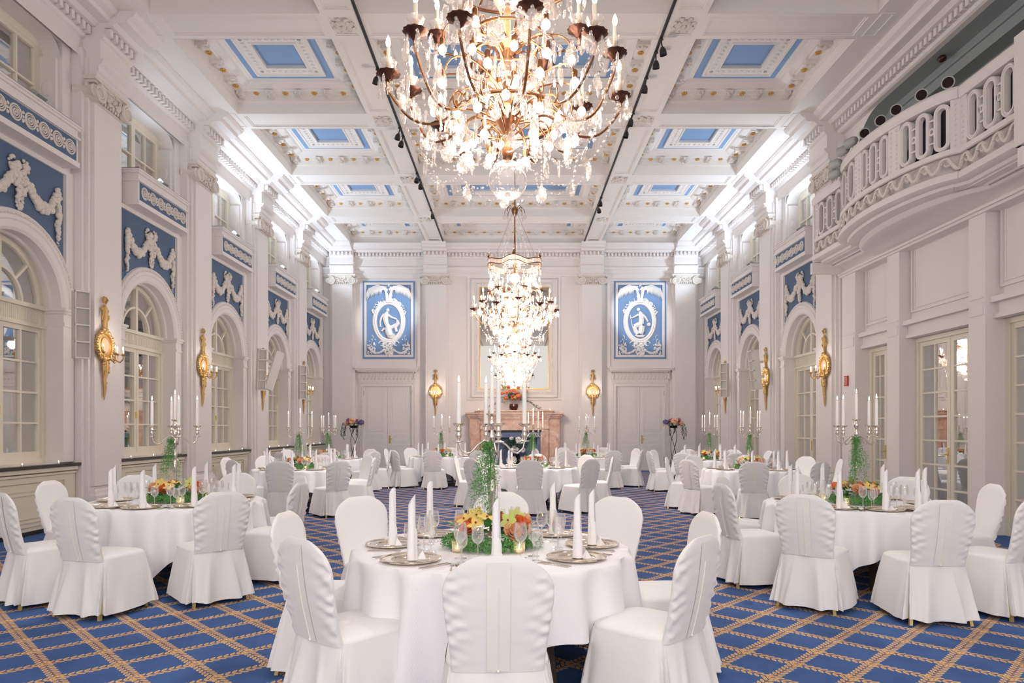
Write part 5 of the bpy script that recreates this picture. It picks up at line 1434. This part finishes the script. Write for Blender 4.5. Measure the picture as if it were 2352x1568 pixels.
def make_chandelier():
    r = empty('crystal_chandelier'); R = random.Random(31)
    st = MB(); st.lathe([(0, 3.22), (.03, 3.25), (.045, 3.30), (.02, 3.34), (.03, 3.40), (.06, 3.46), (.085, 3.50), (.06, 3.55), (.03, 3.60), (.025, 3.9), (.05, 3.95), (.09, 3.98), (.05, 4.02), (.02, 4.06), (.02, 4.5), (.05, 4.55), (.015, 4.6), (.013, 5.45), (.05, 5.50), (.07, 5.56), (.05, 5.60), (.014, 5.64), (.012, 8.56), (.08, 8.56)], seg=14)
    st.build('stem', 'bronze', r, smooth=50)
    MB().lathe([(0, 3.0+.0), (.03, 2.985)]+[(.125*sin(pi*t), 3.11-.127*cos(pi*t)) for t in [i/14 for i in range(1, 14)]]+[(.02, 3.235), (0, 3.24)], seg=40, rip=.012, nr=20).build('glass_globe', 'crystal_globe', r, smooth=80)
    MB().lathe([(0, 2.97), (.012, 2.98), (.02, 2.99), (0, 3.0)], seg=8).build('globe_finial', 'crystal', r)
    for z, rr in ((3.68, .085), (3.83, .07), (4.3, .10)):
        MB().ball((0, 0, z), rr, 14, sq=(1, 1, .9)).build('glass_ball', 'crystal_globe', r)
    MB().tube([(.34*cos(a), .34*sin(a), 3.52) for a in [i*pi/16 for i in range(32)]], .012, 6, closed=True).build('hoop', 'bronze', r, smooth=80); MB().tube([(.24*cos(a), .24*sin(a), 4.02) for a in [i*pi/16 for i in range(32)]], .010, 6, closed=True).build('hoop', 'bronze', r, smooth=80)
    pen = pendant_mb(.095, .034, .007); pen2 = pendant_mb(.125, .042, .009); sp = spear_mb()
    pend_me = {}
    def pendant(p, a, kind=0, par=None):
        if kind not in pend_me:
            o = (pen, pen2, sp)[kind].build(('crystal_pendant', 'crystal_pendant', 'crystal_spear')[kind], 'crystal', par or r, smooth=20); pend_me[kind] = o.data
        else:
            o = bpy.data.objects.new(('crystal_pendant', 'crystal_pendant', 'crystal_spear')[kind], pend_me[kind]); C.objects.link(o); own(o, par or r)
        o.location = p; o.rotation_euler[2] = a
    cup = [(.012, 0), (.03, .02), (.045, .05), (.052, .075), (.048, .075), (.03, .035), (.01, .015)]
    def arm(rad, zd, a, z0, up, n=0):
        c, s = cos(a), sin(a); path = [(.08, z0), (rad*.35, z0+.10*up), (rad*.6, z0-.06), (rad*.82, z0-.04), (rad, zd-.10), (rad, zd-.03)]
        # smooth the path
        P_ = []
        for i in range(len(path)-1):
            p0, p1, p2, p3 = path[max(0, i-1)], path[i], path[i+1], path[min(len(path)-1, i+2)]
            for k in range(5):
                t = k/5; P_.append(tuple(.5*((2*p1[q])+(-p0[q]+p2[q])*t+(2*p0[q]-5*p1[q]+4*p2[q]-p3[q])*t*t+(-p0[q]+3*p1[q]-3*p2[q]+p3[q])*t**3) for q in (0, 1)))
        P_.append(path[-1])
        m = MB(); m.tube([(x*c, x*s, z) for x, z in P_], .0082, 6)
        m.tube([(x*c, x*s, z) for x, z in [(rad*.55+.055*(1-t*.6)*sin(t*5.2), z0-.05+.075*(1-cos(t*5.2))*(1-t*.35)) for t in [i/12 for i in range(13)]]], [.007-.0045*i/12 for i in range(13)], 5)
        A = m.build('arm', 'bronze', r, smooth=60)
        MB().lathe([(0, zd-.05), (.02, zd-.04), (.035, zd-.02), (.068, zd-.004), (.074, zd+.008), (.03, zd+.004), (.012, zd+.02), (0, zd+.03)], c=(rad*c, rad*s, 0), seg=24, rip=.05, nr=12).build('drip_dish', 'dark_bronze', A, smooth=60)
        MB().lathe([(q0, zd+.02+q1*.9) for q0, q1 in cup], c=(rad*c, rad*s, 0), seg=18, rip=.08, nr=9, cap=False).build('glass_cup', 'crystal', A, smooth=60)
        MB().lathe([(.0125, zd+.03), (.0125, zd+.17), (0, zd+.17)], c=(rad*c, rad*s, 0), seg=10).build('candle_tube', 'cream_tube', A)
        MB().lathe([(0, zd+.168), (.012, zd+.18), (.0165, zd+.20), (.012, zd+.225), (0, zd+.25)], c=(rad*c, rad*s, 0), seg=10).build('candle_bulb', 'bulb', A)
        for k, da in enumerate((-.075, 0, .075)):
            rr = rad+(.03 if k != 1 else .055); pendant((rr*cos(a+da*.8/rad), rr*sin(a+da*.8/rad), zd-.02), a+pi/2+R.uniform(-.6, .6), (0, 1, 2)[(k+n) % 3])
        # glass rosettes on the arm
        g = MB()
        for x, z in (P_[8], P_[13], P_[17], P_[20]):
            g.ball((x*c, x*s, z+.01), .017, 6, rings=4)
            for j in range(6): g.ball((x*c-s*.024*cos(j*pi/3), x*s+c*.024*cos(j*pi/3), z+.01+.024*sin(j*pi/3)), .010, 5, rings=3)
        g.build('glass_rosettes', 'crystal', A, smooth=40)
    for k in range(12): arm(.76 if k % 2 else .70, 3.72 if k % 2 else 3.80, k*pi/6+.13, 3.50, .5, k)
    for k in range(6): arm(.46, 4.06, k*pi/3+.4, 3.98, .2, k)
    # hanging globe bulbs on short bronze arms
    spots = [(.20, 3.62, 6, .2), (.34, 3.48, 10, 0), (.48, 3.60, 10, .3), (.27, 3.34, 6, .5), (.28, 3.86, 6, .1), (.42, 3.93, 6, .6)]
    sb = None
    for rad, z, n, o_ in spots:
        for k in range(n):
            a = o_+2*pi*k/n+R.uniform(-.1, .1); x, y, zz = rad*cos(a), rad*sin(a), z+R.uniform(-.03, .03)
            if sb is None:
                s_ = MB(); s_.lathe([(0, .075), (.010, .07), (.017, .06), (.017, .02), (.012, .015), (0, .015)], seg=10); s0 = s_.build('bulb_socket', 'bronze', r)
                b_ = MB(); b_.ball((0, 0, -.012), .027, 12, sq=(1, 1, 1.15)); b0 = b_.build('globe_bulb', 'bulb', s0); sb = (s0.data, b0.data); s0.location = (x, y, zz)
            else:
                s1 = bpy.data.objects.new('bulb_socket', sb[0]); C.objects.link(s1); own(s1, r); s1.location = (x, y, zz)
                b1 = bpy.data.objects.new('globe_bulb', sb[1]); C.objects.link(b1); own(b1, s1)
    ha = MB()
    for rad, z, n, o_ in spots:
        for k in range(n):
            a = o_+2*pi*k/n; ha.tube([((.05+(rad-.05)*sin(t*pi/2))*cos(a+.25*(1-t)), (.05+(rad-.05)*sin(t*pi/2))*sin(a+.25*(1-t)), z+.07+.10*sin(pi*t)) for t in [i/9 for i in range(10)]], .006, 5)
    ha.build('bulb_branches', 'bronze', r, smooth=60)
    # bead swags
    def swag(p, q_, sag, rr=.0125):
        pts = [Vector(p).lerp(Vector(q_), t)-Vector((0, 0, sag*4*t*(1-t))) for t in [i/12 for i in range(13)]]; bead_strand(pts, rr).build('bead_swag', 'crystal', r, smooth=50)
    P1 = [((.76 if k % 2 else .70)*cos(k*pi/6+.13), (.76 if k % 2 else .70)*sin(k*pi/6+.13), (3.70 if k % 2 else 3.78)) for k in range(12)]
    low = [(.26*cos(k*pi/3+.2), .26*sin(k*pi/3+.2), 3.24) for k in range(6)]
    mid = [(.53*cos(k*pi/6), .53*sin(k*pi/6), 3.20+.05*(k % 2)) for k in range(12)]
    for k in range(12):
        swag(P1[k], P1[(k+1) % 12], .13); swag(P1[k], mid[k], .07); swag(mid[k], mid[(k+1) % 12], .07, .010)
        pendant(mid[k], k*pi/6+pi/2+R.uniform(-.4, .4), 1 if k % 2 else 0)
    for k in range(6):
        swag(mid[2*k], low[k], .05); swag(mid[2*k+1], low[k], .06); swag(low[k], (.05*cos(k), .05*sin(k), 3.28), .02, .009)
    for k in range(12):
        a = k*pi/6+.2; pendant((.60*cos(a), .60*sin(a), 3.50+.02*(k % 2)), a+pi/2, k % 3); pendant((.42*cos(a+.1), .42*sin(a+.1), 3.72), a+pi/2+.3, k % 3); pendant((.30*cos(a+.1), .30*sin(a+.1), 3.98), a+pi/2, (k+1) % 3)
        pendant((.49*cos(a), .49*sin(a), 4.46), a+pi/2, (0, 0, 1)[k % 3])
    for k in range(24):
        a = k*pi/12+.1; pendant(((.60+.06*(k % 2))*cos(a), (.60+.06*(k % 2))*sin(a), 3.60+.07*(k % 3)), a+pi/2+R.uniform(-.5, .5), (0, 2, 1)[k % 3])
    dr = MB(); R2 = random.Random(77)
    def drop_at(x, y, z, a, k):
        dr.merge((pen, pen2, sp)[k], Matrix.Translation((x, y, z)) @ Matrix.Rotation(a, 4, 'Z'))
    for i in range(64):
        a = R2.uniform(0, 2*pi); t = R2.random(); rr = .30+.42*t+R2.uniform(-.03, .03); z = 3.36+.36*t*t+R2.uniform(-.04, .05)
        drop_at(rr*cos(a), rr*sin(a), z, R2.uniform(0, pi), R2.choice((0, 0, 2, 1)))
    for i in range(50):
        a = R2.uniform(0, 2*pi); rr = R2.uniform(.32, .50); drop_at(rr*cos(a), rr*sin(a), R2.uniform(4.20, 4.46), R2.uniform(0, pi), R2.choice((0, 2)))
    for i in range(110):
        a = R2.uniform(0, 2*pi); t = R2.random(); rr = .2+.52*t; z = 3.34+.42*t*t+R2.uniform(-.05, .10)
        for j in range(5): dr.ball((rr*cos(a)+.014*cos(j*1.26), rr*sin(a), z+.014*sin(j*1.26)), .009, 5, rings=3)
    tag(dr.build('crystal_drops', 'crystal', r, smooth=25), kind='stuff')
    # crown gallery
    NC = 72; cr = lambda a: .50*(1+.07*cos(6*a)); zc = lambda a: 4.50+.022*cos(6*a)
    A_ = [2*pi*i/NC for i in range(NC)]
    cb = MB()
    cb.tube([(cr(a)*cos(a), cr(a)*sin(a), zc(a)) for a in A_], .010, 6, closed=True); cb.tube([(cr(a)*cos(a), cr(a)*sin(a), zc(a)+.09) for a in A_], .010, 6, closed=True)
    for k in range(6):
        a = k*pi/3; cb.tube([(0, 0, 4.56), (cr(a)*cos(a), cr(a)*sin(a), zc(a)+.09)], .007, 5)
        cb.lathe([(0, 0), (.022, .01), (.03, .03), (.012, .05), (.008, .06), (.008, .08), (0, .09)], c=(cr(a)*cos(a), cr(a)*sin(a), zc(a)+.09), seg=10)
        cb.tube([(cr(a)*cos(a), cr(a)*sin(a), zc(a)+.05), (.05*cos(a), .05*sin(a), 5.52)], .0035, 4) if k % 2 == 0 else None
    cb.build('crown_frame', 'bronze', r, smooth=60)
    g = MB()
    for i, a in enumerate(A_):
        b = (2*pi*(i+.86)/NC); p, q_ = (cr(a)*cos(a), cr(a)*sin(a)), (cr(b)*cos(b), cr(b)*sin(b))
        g.add([(p[0], p[1], zc(a)+.008), (q_[0], q_[1], zc(b)+.008), (q_[0], q_[1], zc(b)+.082), (p[0], p[1], zc(a)+.082)]+[(p[0]*.97, p[1]*.97, zc(a)+.008), (q_[0]*.97, q_[1]*.97, zc(b)+.008), (q_[0]*.97, q_[1]*.97, zc(b)+.082), (p[0]*.97, p[1]*.97, zc(a)+.082)], [(0, 1, 2, 3), (7, 6, 5, 4), (0, 3, 7, 4), (1, 5, 6, 2), (3, 2, 6, 7), (0, 4, 5, 1)])
    g.build('crystal_gallery', 'crystal', r, smooth=False)
    dm = MB(); dm.lathe([(.26, 4.58), (.24, 4.64), (.17, 4.69), (.08, 4.72), (0, 4.73)], seg=24, cap=False); dm.build('glass_dome', 'crystal_globe', r, smooth=80)
    for k in range(6):
        a = k*pi/3; MB().lathe([(0, 0), (.018, .01), (.022, .03), (.012, .05), (.018, .07), (.01, .10), (0, .12)], c=(cr(a)*cos(a), cr(a)*sin(a), zc(a)+.18), seg=8).build('crown_finial', 'crystal', r)
        swag((.46*cos(a), .46*sin(a), 4.48), (.40*cos(a+.3), .40*sin(a+.3), 4.10), .02); swag((.48*cos(a), .48*sin(a), 4.47), (.48*cos(a+pi/3), .48*sin(a+pi/3), 4.47), .09)
    for k in range(8):
        a = k*pi/4+.2; swag((.30*cos(a), .30*sin(a), 4.62), (.05*cos(a), .05*sin(a), 5.48), .03, .012)
        a = k*pi/4; MB().tube([(.03*cos(a), .03*sin(a), 5.56), (.12*cos(a), .12*sin(a), 5.63), (.18*cos(a), .18*sin(a), 5.56), (.19*cos(a), .19*sin(a), 5.50)], .006, 5).build('top_branch', 'bronze', r); pendant((.19*cos(a), .19*sin(a), 5.49), a, 2 if k % 2 else 0)
        MB().ball((.15*cos(a+.4), .15*sin(a+.4), 5.72), .016, 8).build('top_bulb', 'bulb', r) if k % 2 else None
    return r
cp_ = make_chandelier(); cpu = {}
for (x, y), l in zip(CHAND+[(0, -3.6)], ('huge bronze and crystal chandelier nearest the camera, with the clear glass globe below', 'crystal chandelier in the middle of the hall, crown and chains visible', 'farthest crystal chandelier, seen below the middle one before the mirror', 'crystal chandelier hanging behind the camera, seen only as a reflection in the window panes')):
    o = place(cp_, cpu, (x, y, 0), y*.37); tag(o, l, 'chandelier', 'crystal chandeliers in a row')

# ================================================================== lamps aimed by the room's own fixtures
for b, pw in zip(BAYS[:3], (85, 120, 120)):
    for s in (-1, 1): lamp('ledge_uplight', 'SPOT', (s*(W-.02), b, 6.25), pw, COOL, .15, target=(s*4.2, b+.2, 8.6), spot_size=radians(150), spot_blend=.8)
lamp('ledge_uplight', 'SPOT', (-W+.02, BAYS[3], 6.25), 22, COOL, .15, target=(-4.4, BAYS[3], 8.6), spot_size=radians(150), spot_blend=.8)
for x, tx_ in ((-2.46, -4.5), (2.46, 4.55)): lamp('plaque_spot', 'SPOT', (x, 19.9, 7.75), 380, (.95, .97, 1), .05, target=(tx_, YB, 5.6), spot_size=radians(24), spot_blend=.5)
for (x, y), (tx_, ty_), pw in (((-2.46, 12.3), TPOS[3], 420), ((2.46, 11.75), TPOS[8], 420), ((2.46, 14.0), TPOS[6], 380), ((-2.46, 15.1), TPOS[4], 420), ((2.46, 14.6), TPOS[9], 400), ((-2.46, 17.5), TPOS[5], 420), ((2.46, 19.1), TPOS[7], 380), ((2.46, 11.35), (3.43, 6.8), 385), ((-2.46, 8.4), (-3.4, 6.9), 238), ((2.46, 7.6), (-.1, 4.3), 238)):
    lamp('track_spot', 'SPOT', (x, y, 7.72), pw, SOFT, .05, target=(tx_, ty_, .8), spot_size=radians(30), spot_blend=.6)
